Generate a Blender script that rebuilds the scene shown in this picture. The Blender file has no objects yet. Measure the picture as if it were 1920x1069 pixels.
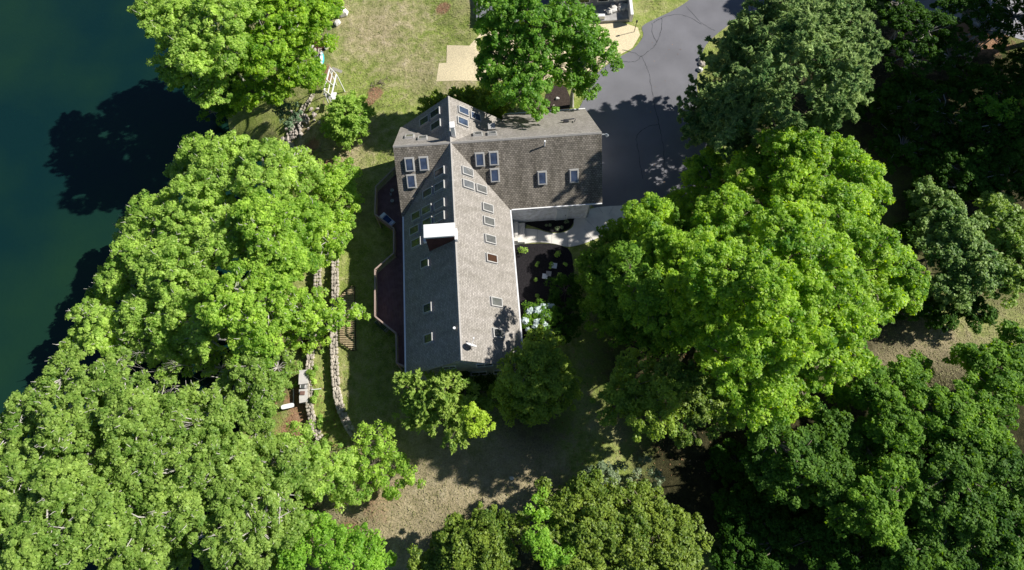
import bpy, bmesh, math, random
import numpy as np
from mathutils import Vector, Matrix
random.seed(7); rng = np.random.default_rng(7)
sc = bpy.context.scene
COL = sc.collection
# ------------------------------------------------------------------ camera
H, TILT, FPX = 50.0, 0.35447, 1100.0
cam_d = bpy.data.cameras.new('camera'); cam = bpy.data.objects.new('camera', cam_d); COL.objects.link(cam)
cam.location = (0, 0, H); cam.rotation_euler = (TILT, 0, 0)
cam_d.sensor_width = 36; cam_d.lens = 36 * FPX / 1920; cam_d.clip_end = 2000
sc.camera = cam
# ------------------------------------------------------------------ sky, sun, exposure
SUN = Vector((1.22, .38, 1.0)).normalized()
elev = math.asin(SUN.z)
w = bpy.data.worlds.new('World'); sc.world = w; w.use_nodes = True
wn = w.node_tree.nodes; bg = wn['Background']
sky = wn.new('ShaderNodeTexSky'); sky.sky_type = 'NISHITA'; sky.sun_disc = False
sky.ozone_density = 4.0; sky.air_density = .9; sky.dust_density = .4; sky.sun_elevation = elev; sky.sun_rotation = math.atan2(SUN.x, SUN.y)
w.node_tree.links.new(sky.outputs[0], bg.inputs[0]); bg.inputs[1].default_value = .05
sl = bpy.data.lights.new('sun', 'SUN'); sl.energy = 5.0; sl.angle = math.radians(.55); sl.color = (1, .955, .88)
so = bpy.data.objects.new('sun', sl); COL.objects.link(so)
so.rotation_euler = (-SUN).to_track_quat('-Z', 'Y').to_euler()
sc.view_settings.view_transform = 'Standard'; sc.view_settings.look = 'None'
sc.view_settings.exposure = 0.58; sc.view_settings.gamma = 1
sc.cycles.max_bounces = 5; sc.cycles.diffuse_bounces = 3; sc.cycles.transmission_bounces = 3
sc.cycles.glossy_bounces = 2; sc.cycles.caustics_reflective = False; sc.cycles.caustics_refractive = False

CT, ST = math.cos(TILT), math.sin(TILT)
def at(px, py, z):
    """world point at height z that the survey picture shows at (px, py)"""
    u = (px - 960) / FPX; v = -(py - 534.5) / FPX
    dx, dy, dz = u, v * CT + ST, v * ST - CT
    k = (z - H) / dz
    return Vector((dx * k, dy * k, z))
def mpp(px, py, z):
    p = at(px, py, z); return (p.y * ST + (H - z) * CT) / FPX
# ------------------------------------------------------------------ materials
MATS = {}
def nd(nt, t, **k):
    n = nt.nodes.new(t)
    for a, b in k.items(): setattr(n, a, b)
    return n
def mat(name, base, rough=.7, spec=.3, metal=0, var=.12, scale=6, bump=0, bscale=30, stretch=None, coat=0, ior=None):
    if name in MATS: return MATS[name]
    m = bpy.data.materials.new(name); m.use_nodes = True; nt = m.node_tree; L = nt.links
    b = nt.nodes['Principled BSDF']; b.inputs['Roughness'].default_value = rough
    b.inputs['Specular IOR Level'].default_value = spec; b.inputs['Metallic'].default_value = metal
    if ior: b.inputs['IOR'].default_value = ior
    tc = nd(nt, 'ShaderNodeTexCoord'); src = tc.outputs['Object']
    if stretch:
        mp = nd(nt, 'ShaderNodeMapping'); mp.inputs['Scale'].default_value = stretch; L.new(src, mp.inputs[0]); src = mp.outputs[0]
    no = nd(nt, 'ShaderNodeTexNoise'); no.inputs['Scale'].default_value = scale; no.inputs['Detail'].default_value = 5; L.new(src, no.inputs[0])
    rp = nd(nt, 'ShaderNodeValToRGB'); e = rp.color_ramp.elements
    e[0].position = .3; e[1].position = .7
    e[0].color = [c * (1 - var) for c in base] + [1]; e[1].color = [min(1, c * (1 + var)) for c in base] + [1]
    L.new(no.outputs[0], rp.inputs[0]); L.new(rp.outputs[0], b.inputs['Base Color'])
    if bump:
        n2 = nd(nt, 'ShaderNodeTexNoise'); n2.inputs['Scale'].default_value = bscale; n2.inputs['Detail'].default_value = 4; L.new(src, n2.inputs[0])
        bp = nd(nt, 'ShaderNodeBump'); bp.inputs['Strength'].default_value = bump; bp.inputs['Distance'].default_value = .05
        L.new(n2.outputs[0], bp.inputs['Height']); L.new(bp.outputs[0], b.inputs['Normal'])
    MATS[name] = m; return m
def leafmat(name, c1, c2, trans=.42, rough=.5, spec=.3):
    """leaf colours c1..c2 vary leaf by leaf and sprig by sprig"""
    m = bpy.data.materials.new(name); m.use_nodes = True; nt = m.node_tree; L = nt.links
    b = nt.nodes['Principled BSDF']; out = nt.nodes['Material Output']
    b.inputs['Roughness'].default_value = rough; b.inputs['Specular IOR Level'].default_value = spec
    g = nd(nt, 'ShaderNodeNewGeometry'); tc = nd(nt, 'ShaderNodeTexCoord')
    no = nd(nt, 'ShaderNodeTexNoise'); no.inputs['Scale'].default_value = .55; no.inputs['Detail'].default_value = 3
    L.new(tc.outputs['Object'], no.inputs[0])
    mx = nd(nt, 'ShaderNodeMath', operation='MULTIPLY_ADD'); L.new(g.outputs['Random Per Island'], mx.inputs[0]); mx.inputs[1].default_value = .55
    sb = nd(nt, 'ShaderNodeMath', operation='MULTIPLY_ADD'); L.new(no.outputs[0], sb.inputs[0]); sb.inputs[1].default_value = 1.6; sb.inputs[2].default_value = -.58
    L.new(sb.outputs[0], mx.inputs[2])
    rp = nd(nt, 'ShaderNodeValToRGB'); e = rp.color_ramp.elements
    e[0].color = list(c1) + [1]; e[1].color = list(c2) + [1]
    L.new(mx.outputs[0], rp.inputs[0]); L.new(rp.outputs[0], b.inputs['Base Color'])
    t = nd(nt, 'ShaderNodeBsdfTranslucent')
    hs = nd(nt, 'ShaderNodeHueSaturation'); hs.inputs['Hue'].default_value = .485; hs.inputs['Saturation'].default_value = 1.15; hs.inputs['Value'].default_value = 1.7
    L.new(rp.outputs[0], hs.inputs['Color']); L.new(hs.outputs[0], t.inputs[0])
    ms = nd(nt, 'ShaderNodeMixShader'); ms.inputs[0].default_value = trans
    L.new(b.outputs[0], ms.inputs[1]); L.new(t.outputs[0], ms.inputs[2]); L.new(ms.outputs[0], out.inputs[0])
    return m
def shingle_mat(name, dark, light, mortar, streak=.0, bright=1):
    """rows of shingles laid out in the roof's own UVs (metres), with streaks of weathering"""
    m = bpy.data.materials.new(name); m.use_nodes = True; nt = m.node_tree; L = nt.links
    b = nt.nodes['Principled BSDF']; b.inputs['Roughness'].default_value = .9; b.inputs['Specular IOR Level'].default_value = .15
    uv = nd(nt, 'ShaderNodeTexCoord')
    br = nd(nt, 'ShaderNodeTexBrick'); L.new(uv.outputs['UV'], br.inputs[0])
    br.inputs['Scale'].default_value = 1; br.inputs['Brick Width'].default_value = .24; br.inputs['Row Height'].default_value = .16
    br.inputs['Mortar Size'].default_value = .018; br.inputs['Mortar Smooth'].default_value = .3; br.inputs['Bias'].default_value = 0
    br.inputs['Color1'].default_value = list(dark) + [1]; br.inputs['Color2'].default_value = list(light) + [1]; br.inputs['Mortar'].default_value = list(mortar) + [1]
    mp = nd(nt, 'ShaderNodeMapping'); mp.inputs['Scale'].default_value = (1.1, .28, 1); L.new(uv.outputs['UV'], mp.inputs[0])
    no = nd(nt, 'ShaderNodeTexNoise'); no.inputs['Scale'].default_value = 1.2; no.inputs['Detail'].default_value = 6; no.inputs['Roughness'].default_value = .65; L.new(mp.outputs[0], no.inputs[0])
    rp = nd(nt, 'ShaderNodeValToRGB'); rp.color_ramp.elements[0].position = .35; rp.color_ramp.elements[1].position = .62
    v = 1 - streak; rp.color_ramp.elements[0].color = (v, v, v * .97, 1); rp.color_ramp.elements[1].color = (1, 1, 1, 1)
    L.new(no.outputs[0], rp.inputs[0])
    n3 = nd(nt, 'ShaderNodeTexNoise'); n3.inputs['Scale'].default_value = 9; n3.inputs['Detail'].default_value = 3; L.new(uv.outputs['UV'], n3.inputs[0])
    r3 = nd(nt, 'ShaderNodeValToRGB'); r3.color_ramp.elements[0].position = .3; r3.color_ramp.elements[1].position = .7
    r3.color_ramp.elements[0].color = (.74, .74, .74, 1); r3.color_ramp.elements[1].color = (1.12, 1.1, 1.08, 1); L.new(n3.outputs[0], r3.inputs[0])
    m1 = nd(nt, 'ShaderNodeMix', data_type='RGBA', blend_type='MULTIPLY'); m1.inputs[0].default_value = 1; L.new(br.outputs[0], m1.inputs[6]); L.new(rp.outputs[0], m1.inputs[7])
    m2 = nd(nt, 'ShaderNodeMix', data_type='RGBA', blend_type='MULTIPLY'); m2.inputs[0].default_value = 1; L.new(m1.outputs[2], m2.inputs[6]); L.new(r3.outputs[0], m2.inputs[7])
    L.new(m2.outputs[2], b.inputs['Base Color'])
    bp = nd(nt, 'ShaderNodeBump'); bp.inputs['Strength'].default_value = .4; bp.inputs['Distance'].default_value = .015
    # each course tilts up toward its lower edge: sawtooth along v
    sx = nd(nt, 'ShaderNodeSeparateXYZ'); L.new(uv.outputs['UV'], sx.inputs[0])
    dv = nd(nt, 'ShaderNodeMath', operation='DIVIDE'); L.new(sx.outputs[1], dv.inputs[0]); dv.inputs[1].default_value = .16
    fr = nd(nt, 'ShaderNodeMath', operation='FRACT'); L.new(dv.outputs[0], fr.inputs[0])
    ad = nd(nt, 'ShaderNodeMath', operation='MULTIPLY_ADD'); L.new(br.outputs['Fac'], ad.inputs[0]); ad.inputs[1].default_value = -.8; L.new(fr.outputs[0], ad.inputs[2])
    L.new(ad.outputs[0], bp.inputs['Height']); L.new(bp.outputs[0], b.inputs['Normal'])
    return m
def siding_mat(name, base, step=.15, axis=2, rough=.6):
    m = bpy.data.materials.new(name); m.use_nodes = True; nt = m.node_tree; L = nt.links
    b = nt.nodes['Principled BSDF']; b.inputs['Roughness'].default_value = rough; b.inputs['Specular IOR Level'].default_value = .25
    tc = nd(nt, 'ShaderNodeTexCoord'); sx = nd(nt, 'ShaderNodeSeparateXYZ'); L.new(tc.outputs['Object'], sx.inputs[0])
    dv = nd(nt, 'ShaderNodeMath', operation='DIVIDE'); L.new(sx.outputs[axis], dv.inputs[0]); dv.inputs[1].default_value = step
    fr = nd(nt, 'ShaderNodeMath', operation='FRACT'); L.new(dv.outputs[0], fr.inputs[0])
    rp = nd(nt, 'ShaderNodeValToRGB'); e = rp.color_ramp.elements; e[0].position = .04; e[1].position = .12
    e[0].color = [c * .45 for c in base] + [1]; e[1].color = list(base) + [1]; L.new(fr.outputs[0], rp.inputs[0])
    no = nd(nt, 'ShaderNodeTexNoise'); no.inputs['Scale'].default_value = 2.5; no.inputs['Detail'].default_value = 6; L.new(tc.outputs['Object'], no.inputs[0])
    r2 = nd(nt, 'ShaderNodeValToRGB'); r2.color_ramp.elements[0].position = .3; r2.color_ramp.elements[1].position = .7
    r2.color_ramp.elements[0].color = (.72, .7, .68, 1); r2.color_ramp.elements[1].color = (1.08, 1.08, 1.08, 1); L.new(no.outputs[0], r2.inputs[0])
    mx = nd(nt, 'ShaderNodeMix', data_type='RGBA', blend_type='MULTIPLY'); mx.inputs[0].default_value = 1; L.new(rp.outputs[0], mx.inputs[6]); L.new(r2.outputs[0], mx.inputs[7])
    L.new(mx.outputs[2], b.inputs['Base Color'])
    bp = nd(nt, 'ShaderNodeBump'); bp.inputs['Strength'].default_value = .5; bp.inputs['Distance'].default_value = .02; L.new(fr.outputs[0], bp.inputs['Height']); L.new(bp.outputs[0], b.inputs['Normal'])
    return m
# ------------------------------------------------------------------ object helpers
def tag(o, label=None, cat=None, group=None, kind=None):
    if label: o['label'] = label
    if cat: o['category'] = cat
    if group: o['group'] = group
    if kind: o['kind'] = kind
    return o
def empty(name, loc=(0, 0, 0), rz=0, label=None, cat=None, group=None):
    o = bpy.data.objects.new(name, None); COL.objects.link(o); o.location = loc; o.rotation_euler = (0, 0, rz)
    return tag(o, label, cat, group)
def link(name, me, m=None, parent=None, loc=None, rz=None):
    o = bpy.data.objects.new(name, me); COL.objects.link(o)
    if m: me.materials.clear(); me.materials.append(m)
    if parent: o.parent = parent
    if loc is not None: o.location = loc
    if rz is not None: o.rotation_euler = (0, 0, rz)
    return o
class MB:
    def __init__(s): s.v = []; s.f = []; s.uv = {}; s.smooth = False
    def poly(s, pts, uv=None):
        n = len(s.v); s.v += [tuple(p) for p in pts]; s.f.append(tuple(range(n, n + len(pts))))
        if uv: s.uv[len(s.f) - 1] = uv
        return s
    def prism(s, pts, dz, uv=None):
        """top polygon pts (counter-clockwise from above), extruded down by dz"""
        n = len(pts); b = len(s.v)
        s.v += [tuple(p) for p in pts] + [(p[0], p[1], p[2] - dz) for p in pts]
        s.f.append(tuple(range(b, b + n)))
        if uv: s.uv[len(s.f) - 1] = uv
        s.f.append(tuple(range(b + 2 * n - 1, b + n - 1, -1)))
        for i in range(n):
            j = (i + 1) % n; s.f.append((b + j, b + i, b + n + i, b + n + j))
        return s
    def box(s, c, d, rz=0, M=None, jit=0):
        hx, hy, hz = d[0] / 2, d[1] / 2, d[2] / 2; b = len(s.v); cr, sr = math.cos(rz), math.sin(rz)
        for x, y, z in ((-hx, -hy, -hz), (hx, -hy, -hz), (hx, hy, -hz), (-hx, hy, -hz), (-hx, -hy, hz), (hx, -hy, hz), (hx, hy, hz), (-hx, hy, hz)):
            if jit: x += random.uniform(-jit, jit); y += random.uniform(-jit, jit); z += random.uniform(-jit, jit)
            if M: p = M @ Vector((x, y, z)); s.v.append((c[0] + p.x, c[1] + p.y, c[2] + p.z))
            else: s.v.append((c[0] + x * cr - y * sr, c[1] + x * sr + y * cr, c[2] + z))
        for f in ((0, 3, 2, 1), (4, 5, 6, 7), (0, 1, 5, 4), (1, 2, 6, 5), (2, 3, 7, 6), (3, 0, 4, 7)): s.f.append(tuple(b + i for i in f))
        return s
    def bar(s, a, c, w, h=None, up=(0, 0, 1)):
        a = Vector(a); c = Vector(c); h = h or w; d = c - a; L = d.length
        if L < 1e-6: return s
        x = d / L; u = Vector(up)
        if abs(x.dot(u)) > .98: u = Vector((1, 0, 0))
        y = u.cross(x).normalized(); z = x.cross(y)
        M = Matrix((x, y, z)).transposed()
        return s.box((a + c) / 2, (L, w, h), M=M)
    def tube(s, pts, rad, n=6, cap=True):
        pts = [Vector(p) for p in pts]; b = len(s.v); k = len(pts)
        for i, p in enumerate(pts):
            d = (pts[min(i + 1, k - 1)] - pts[max(i - 1, 0)]).normalized()
            u = Vector((1, 0, 0)) if abs(d.x) < .8 else Vector((0, 1, 0))
            a = d.cross(u).normalized(); c = d.cross(a); r = rad[i] if hasattr(rad, '__len__') else rad
            for j in range(n):
                t = 2 * math.pi * j / n; q = p + (a * math.cos(t) + c * math.sin(t)) * r; s.v.append(tuple(q))
        for i in range(k - 1):
            for j in range(n):
                s.f.append((b + i * n + j, b + i * n + (j + 1) % n, b + (i + 1) * n + (j + 1) % n, b + (i + 1) * n + j))
        if cap:
            s.f.append(tuple(b + j for j in range(n))[::-1]); s.f.append(tuple(b + (k - 1) * n + j for j in range(n)))
        return s
    def build(s, name, m, parent=None, loc=None, rz=None, smooth=False, bevel=0):
        me = bpy.data.meshes.new(name); me.from_pydata(s.v, [], s.f)
        if s.uv:
            ul = me.uv_layers.new(name='UVMap')
            for fi, uv in s.uv.items():
                for k, li in enumerate(me.polygons[fi].loop_indices): ul.data[li].uv = uv[k]
        bm = bmesh.new(); bm.from_mesh(me); bmesh.ops.recalc_face_normals(bm, faces=bm.faces); bm.to_mesh(me); bm.free()
        if smooth: me.shade_smooth()
        o = link(name, me, m, parent, loc, rz)
        if bevel:
            md = o.modifiers.new('bevel', 'BEVEL'); md.width = bevel; md.segments = 1; md.limit_method = 'ANGLE'
        return o
def smoothpath(pts, k=6):
    """Catmull-Rom through 2D/3D points"""
    P = [Vector(p) for p in pts]; P = [P[0] * 2 - P[1]] + P + [P[-1] * 2 - P[-2]]; out = []
    for i in range(1, len(P) - 2):
        for j in range(k):
            t = j / k; a, b, c, d = P[i - 1], P[i], P[i + 1], P[i + 2]
            out.append(.5 * ((2 * b) + (c - a) * t + (2 * a - 5 * b + 4 * c - d) * t * t + (3 * b - a - 3 * c + d) * t ** 3))
    out.append(P[-2]); return out
# ------------------------------------------------------------------ terrain
WZ = -4.5
_sh = [at(x, y, WZ) for x, y in ((380, -160), (395, 0), (410, 120), (425, 250), (500, 300), (512, 420), (500, 600), (472, 720), (430, 850), (395, 950), (360, 1100))]
_w2 = [at(x, y, -1) for x, y in ((640, -160), (625, 0), (612, 100), (590, 200), (590, 330), (628, 480), (627, 560), (625, 640), (630, 720), (640, 770), (660, 815), (690, 900), (700, 1100))]
_w1 = [at(x, y, -2) for x, y in ((590, 300), (592, 480), (588, 620), (579, 700), (580, 760), (590, 810), (620, 870), (640, 1100))]
def curve(P):
    P = sorted(P, key=lambda p: p.y); ys = np.array([p.y for p in P]); xs = np.array([p.x for p in P])
    return lambda y: np.interp(y, ys, xs)
shx, w2x, w1x = curve(_sh), curve(_w2), curve(_w1)
YT0, YT1 = at(600, 840, -1).y, at(600, 440, -1).y
def sstep(a, b, x):
    t = np.clip((x - a) / (b - a), 0, 1); return t * t * (3 - 2 * t)
def terr(x, y):
    x = np.asarray(x, float); y = np.asarray(y, float)
    xs, x2, x1 = shx(y), w2x(y), w1x(y)
    top = -.85 * (1 - sstep(-11.5, -1.5, x))
    t = np.clip((x - xs) / (x2 + .6 - xs), 0, 1)
    nat = -4.7 + 3.85 * t ** .8
    nat = np.where(t >= 1, top, nat)
    ter = np.where(x > x2, top, np.where(x > x1, -1.5, np.minimum(-2.2, -4.7 + 2.5 * np.clip((x - xs) / 1.6, 0, 1))))
    wgt = sstep(YT0 - 2.5, YT0, y) * (1 - sstep(YT1, YT1 + 3, y))
    z = nat * (1 - wgt) + ter * wgt
    z = np.where(x < xs, -4.7 - .6 * np.minimum(xs - x, 6), z)
    z = z + (.05 * np.sin(x * .9 + 1.3 * np.sin(y * .5)) + .04 * np.sin(y * 1.3 + x * .4)) * np.where((x > -3) & (y > 18), 0, 1)
    return z
def tz(x, y): return float(terr(x, y))
def gat(px, py, dz=0):
    """point on the ground seen at (px, py)"""
    z = 0
    for _ in range(25):
        p = at(px, py, z); z = .5 * z + .5 * tz(p.x, p.y)
    p = at(px, py, z); return Vector((p.x, p.y, tz(p.x, p.y) + dz))
def axis(lo, hi, step, far):
    a = list(np.arange(lo, hi + 1e-6, step)); d = step; x = hi; R = []
    while x < far: d *= 1.35; x += d; R.append(x)
    d = step; x = lo; Lf = []
    while x > -far: d *= 1.35; x -= d; Lf.append(x)
    return np.array(Lf[::-1] + a + R)
gx, gy = axis(-48, 62, .25, 700), axis(-14, 66, .25, 700)
X, Y = np.meshgrid(gx, gy); Z = terr(X, Y)
nx, ny = len(gx), len(gy)
def blob(px, py, r, s=1.0, z=0, asp=1):
    c = at(px, py, z); R = r * mpp(px, py, z)
    return s * np.exp(-(((X - c.x) / (R * asp)) ** 2 + ((Y - c.y) / R) ** 2) ** 1.5)
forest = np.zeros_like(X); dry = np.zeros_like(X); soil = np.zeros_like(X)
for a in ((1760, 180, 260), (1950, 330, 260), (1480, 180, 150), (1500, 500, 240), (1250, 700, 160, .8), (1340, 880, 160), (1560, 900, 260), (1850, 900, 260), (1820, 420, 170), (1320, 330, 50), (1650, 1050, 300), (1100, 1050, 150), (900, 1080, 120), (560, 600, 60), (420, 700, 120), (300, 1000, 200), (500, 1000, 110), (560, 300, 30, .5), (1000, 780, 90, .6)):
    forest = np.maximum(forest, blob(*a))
for a in ((810, 960, 190), (700, 1000, 170), (960, 900, 120), (1760, 690, 110), (1680, 660, 90), (700, 50, 80, .75), (760, 110, 70, .55), (640, 250, 70, .8), (760, 20, 60, .6), (1400, 760, 90), (560, 240, 40, .8), (640, 720, 40, .35), (860, 165, 40, .7)):
    dry = np.maximum(dry, blob(*a))
for a in ((545, 800, 40), (545, 740, 30), (560, 860, 35), (830, 8, 16), (700, 165, 17), (690, 180, 12), (575, 260, 22, .8), (615, 300, 14), (760, 235, 14, .7), (600, 130, 26, .9), (655, 860, 26, .8), (1720, 90, 60, .9), (1840, 60, 60, .9), (1440, 740, 50, .5), (700, 940, 60, .5), (645, 1000, 40, .6), (820, 200, 30, .5)):
    soil = np.maximum(soil, blob(*a))
me = bpy.data.meshes.new('lawn')
V = np.stack([X.ravel(), Y.ravel(), Z.ravel()], 1).astype(np.float32)
idx = np.arange(nx * ny).reshape(ny, nx)
Fq = np.stack([idx[:-1, :-1].ravel(), idx[:-1, 1:].ravel(), idx[1:, 1:].ravel(), idx[1:, :-1].ravel()], 1).astype(np.int32)
def fastmesh(me, V, F):
    k = F.shape[1]
    me.vertices.add(len(V)); me.vertices.foreach_set('co', V.astype(np.float32).ravel())
    me.loops.add(F.size); me.loops.foreach_set('vertex_index', F.astype(np.int32).ravel())
    me.polygons.add(len(F)); me.polygons.foreach_set('loop_start', np.arange(0, F.size, k, dtype=np.int32))
    me.update(calc_edges=True)
fastmesh(me, V, Fq); me.shade_smooth()
ca = me.color_attributes.new('cover', 'FLOAT_COLOR', 'POINT')
ca.data.foreach_set('color', np.stack([dry.ravel(), forest.ravel(), soil.ravel(), np.ones(nx * ny)], 1).astype(np.float32).ravel())
def ground_mat():
    m = bpy.data.materials.new('lawn'); m.use_nodes = True; nt = m.node_tree; L = nt.links
    b = nt.nodes['Principled BSDF']; b.inputs['Roughness'].default_value = .95; b.inputs['Specular IOR Level'].default_value = .1
    tc = nd(nt, 'ShaderNodeTexCoord')
    at_ = nd(nt, 'ShaderNodeVertexColor', layer_name='cover'); sp = nd(nt, 'ShaderNodeSeparateColor'); L.new(at_.outputs[0], sp.inputs[0])
    def noise(s, d=6, r=.6):
        n = nd(nt, 'ShaderNodeTexNoise'); n.inputs['Scale'].default_value = s; n.inputs['Detail'].default_value = d; n.inputs['Roughness'].default_value = r; L.new(tc.outputs['Object'], n.inputs[0]); return n.outputs[0]
    def ramp(src, *st):
        r = nd(nt, 'ShaderNodeValToRGB'); e = r.color_ramp.elements
        while len(e) < len(st): e.new(.5)
        for i, (p, c) in enumerate(st): e[i].position = p; e[i].color = list(c) + [1]
        L.new(src, r.inputs[0]); return r.outputs[0]
    def mix(f, a, c, bt='MIX'):
        n = nd(nt, 'ShaderNodeMix', data_type='RGBA', blend_type=bt)
        if isinstance(f, float): n.inputs[0].default_value = f
        else: L.new(f, n.inputs[0])
        L.new(a, n.inputs[6]); L.new(c, n.inputs[7]); return n.outputs[2]
    big = noise(.13, 5, .65); mid = noise(1.1, 6, .7); fine = noise(7, 5, .75); vf = noise(19, 3, .7)
    green = ramp(mid, (.3, (.14, .20, .04)), (.5, (.27, .325, .085)), (.72, (.42, .41, .19)))
    tan = ramp(mid, (.3, (.30, .25, .155)), (.55, (.42, .35, .235)), (.75, (.52, .45, .33)))
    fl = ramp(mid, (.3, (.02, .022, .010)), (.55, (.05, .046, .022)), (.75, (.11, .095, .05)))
    so_ = ramp(mid, (.3, (.22, .12, .075)), (.6, (.34, .20, .13)), (.8, (.42, .30, .21)))
    def thr(ch, amt, width, src=mid, off=.5):
        # mask value broken up by noise: clamp((mask + (noise-.5)*amt - off)/width)
        a = nd(nt, 'ShaderNodeMath', operation='MULTIPLY_ADD'); L.new(src, a.inputs[0]); a.inputs[1].default_value = amt; a.inputs[2].default_value = -amt * .5
        c = nd(nt, 'ShaderNodeMath', operation='ADD'); L.new(a.outputs[0], c.inputs[0]); L.new(sp.outputs[ch], c.inputs[1])
        mr = nd(nt, 'ShaderNodeMapRange'); mr.inputs[1].default_value = off - width; mr.inputs[2].default_value = off + width; L.new(c.outputs[0], mr.inputs[0]); return mr.outputs[0]
    base = mix(ramp(big, (.47, (0, 0, 0)), (.68, (.7, .7, .7))), green, tan)
    base = mix(thr(0, 1.6, .35), base, tan)
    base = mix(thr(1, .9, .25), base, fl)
    base = mix(thr(2, 1.2, .18), base, so_)
    sh = ramp(fine, (.28, (.62, .62, .6)), (.5, (1, 1, 1)), (.75, (1.35, 1.33, 1.25)))
    base = mix(1.0, base, sh, 'MULTIPLY')
    base = mix(1.0, base, ramp(vf, (.3, (.75, .78, .7)), (.7, (1.2, 1.2, 1.15))), 'MULTIPLY')
    L.new(base, b.inputs['Base Color'])
    bp = nd(nt, 'ShaderNodeBump'); bp.inputs['Strength'].default_value = .9; bp.inputs['Distance'].default_value = .12; L.new(fine, bp.inputs['Height'])
    b2 = nd(nt, 'ShaderNodeBump'); b2.inputs['Strength'].default_value = .7; b2.inputs['Distance'].default_value = .35; L.new(mid, b2.inputs['Height']); L.new(bp.outputs[0], b2.inputs['Normal'])
    L.new(b2.outputs[0], b.inputs['Normal']); return m
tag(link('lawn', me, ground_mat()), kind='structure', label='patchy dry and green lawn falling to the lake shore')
# water: murky green lake
def water_mat():
    m = bpy.data.materials.new('lake'); m.use_nodes = True; nt = m.node_tree; L = nt.links
    b = nt.nodes['Principled BSDF']; b.inputs['Roughness'].default_value = .08; b.inputs['IOR'].default_value = 1.37
    tc = nd(nt, 'ShaderNodeTexCoord'); n = nd(nt, 'ShaderNodeTexNoise'); n.inputs['Scale'].default_value = .07; n.inputs['Detail'].default_value = 5; L.new(tc.outputs['Object'], n.inputs[0])
    r = nd(nt, 'ShaderNodeValToRGB'); e = r.color_ramp.elements; e[0].position = .35; e[1].position = .68
    e[0].color = (.003, .020, .021, 1); e[1].color = (.009, .034, .018, 1); L.new(n.outputs[0], r.inputs[0]); L.new(r.outputs[0], b.inputs['Base Color'])
    n2 = nd(nt, 'ShaderNodeTexNoise'); n2.inputs['Scale'].default_value = 2.2; n2.inputs['Detail'].default_value = 5; L.new(tc.outputs['Object'], n2.inputs[0])
    bp = nd(nt, 'ShaderNodeBump'); bp.inputs['Strength'].default_value = .35; bp.inputs['Distance'].default_value = .05; L.new(n2.outputs[0], bp.inputs['Height']); L.new(bp.outputs[0], b.inputs['Normal'])
    return m
mb = MB(); mb.poly([(-900, -900, WZ), (-15.5, -900, WZ), (-15.5, 900, WZ), (-900, 900, WZ)])
tag(mb.build('lake', water_mat()), kind='structure', label='dark green lake water with navy tree shadows')
def sheet(name, pxs, m, dz, label=None, thick=0, smooth=6, z=None, res=None):
    """flat patch lying on the ground; outline given in picture positions, cut into a draped grid"""
    P = [at(x, y, z if z is not None else 0) if z is not None else gat(x, y) for x, y in pxs]
    P.append(P[0]); Q = smoothpath(P, smooth)[:-1] if smooth else P[:-1]
    bm = bmesh.new(); vs = [bm.verts.new((q.x, q.y, 0)) for q in Q]; f = bm.faces.new(vs)
    if f.normal.z < 0: f.normal_flip()
    xs = [q.x for q in Q]; ys = [q.y for q in Q]; st = res or 1.0
    for a, lo, hi in ((0, min(xs), max(xs)), (1, min(ys), max(ys))):
        c = lo + st
        while c < hi:
            no = (1, 0, 0) if a == 0 else (0, 1, 0); co = (c, 0, 0) if a == 0 else (0, c, 0)
            bmesh.ops.bisect_plane(bm, geom=bm.verts[:] + bm.edges[:] + bm.faces[:], plane_co=co, plane_no=no); c += st
    for v in bm.verts: v.co.z = (z if z is not None else tz(v.co.x, v.co.y)) + dz
    bm.normal_update()
    if thick:
        r = bmesh.ops.extrude_face_region(bm, geom=bm.faces[:])
        for v in [g for g in r['geom'] if isinstance(g, bmesh.types.BMVert)]: v.co.z -= thick
        bmesh.ops.recalc_face_normals(bm, faces=bm.faces)
    bmesh.ops.triangulate(bm, faces=bm.faces)
    me = bpy.data.meshes.new(name); bm.to_mesh(me); bm.free()
    return tag(link(name, me, m), kind='structure', label=label)
M_asph = mat('asphalt', (.165, .165, .182), .85, .2, var=.13, scale=.3, bump=.35, bscale=40)
M_conc = mat('concrete', (.66, .63, .58), .8, .2, var=.1, scale=1.3, bump=.2, bscale=30)
M_concold = mat('concrete_old', (.36, .35, .34), .85, .2, var=.2, scale=3, bump=.3)
M_mulch = mat('mulch', (.022, .020, .022), .95, .1, var=.6, scale=14, bump=1, bscale=26)
M_gravel = mat('gravel', (.15, .15, .16), .9, .1, var=.5, scale=16, bump=.8, bscale=22)
M_straw = mat('straw', (.70, .60, .40), .95, .1, var=.2, scale=9, bump=.8, bscale=22)
M_brown = mat('bark_mulch', (.055, .042, .036), .95, .1, var=.4, scale=9, bump=1, bscale=24)
M_seal = mat('crack_seal', (.06, .06, .066), .6, .3)
sheet('driveway', ((1330, -60), (1300, -8), (1265, 18), (1228, 36), (1204, 50), (1206, 68), (1188, 92), (1160, 108), (1122, 135), (1104, 165), (1090, 196), (1085, 215), (1100, 300), (1110, 386), (1150, 388), (1190, 388), (1270, 392), (1330, 350), (1335, 300), (1318, 230), (1306, 160), (1318, 96), (1340, 68), (1372, 44), (1405, 27), (1430, 12), (1452, -60)), M_asph, .03, 'grey asphalt driveway with dark sealed cracks', smooth=3)
sk = MB()
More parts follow.
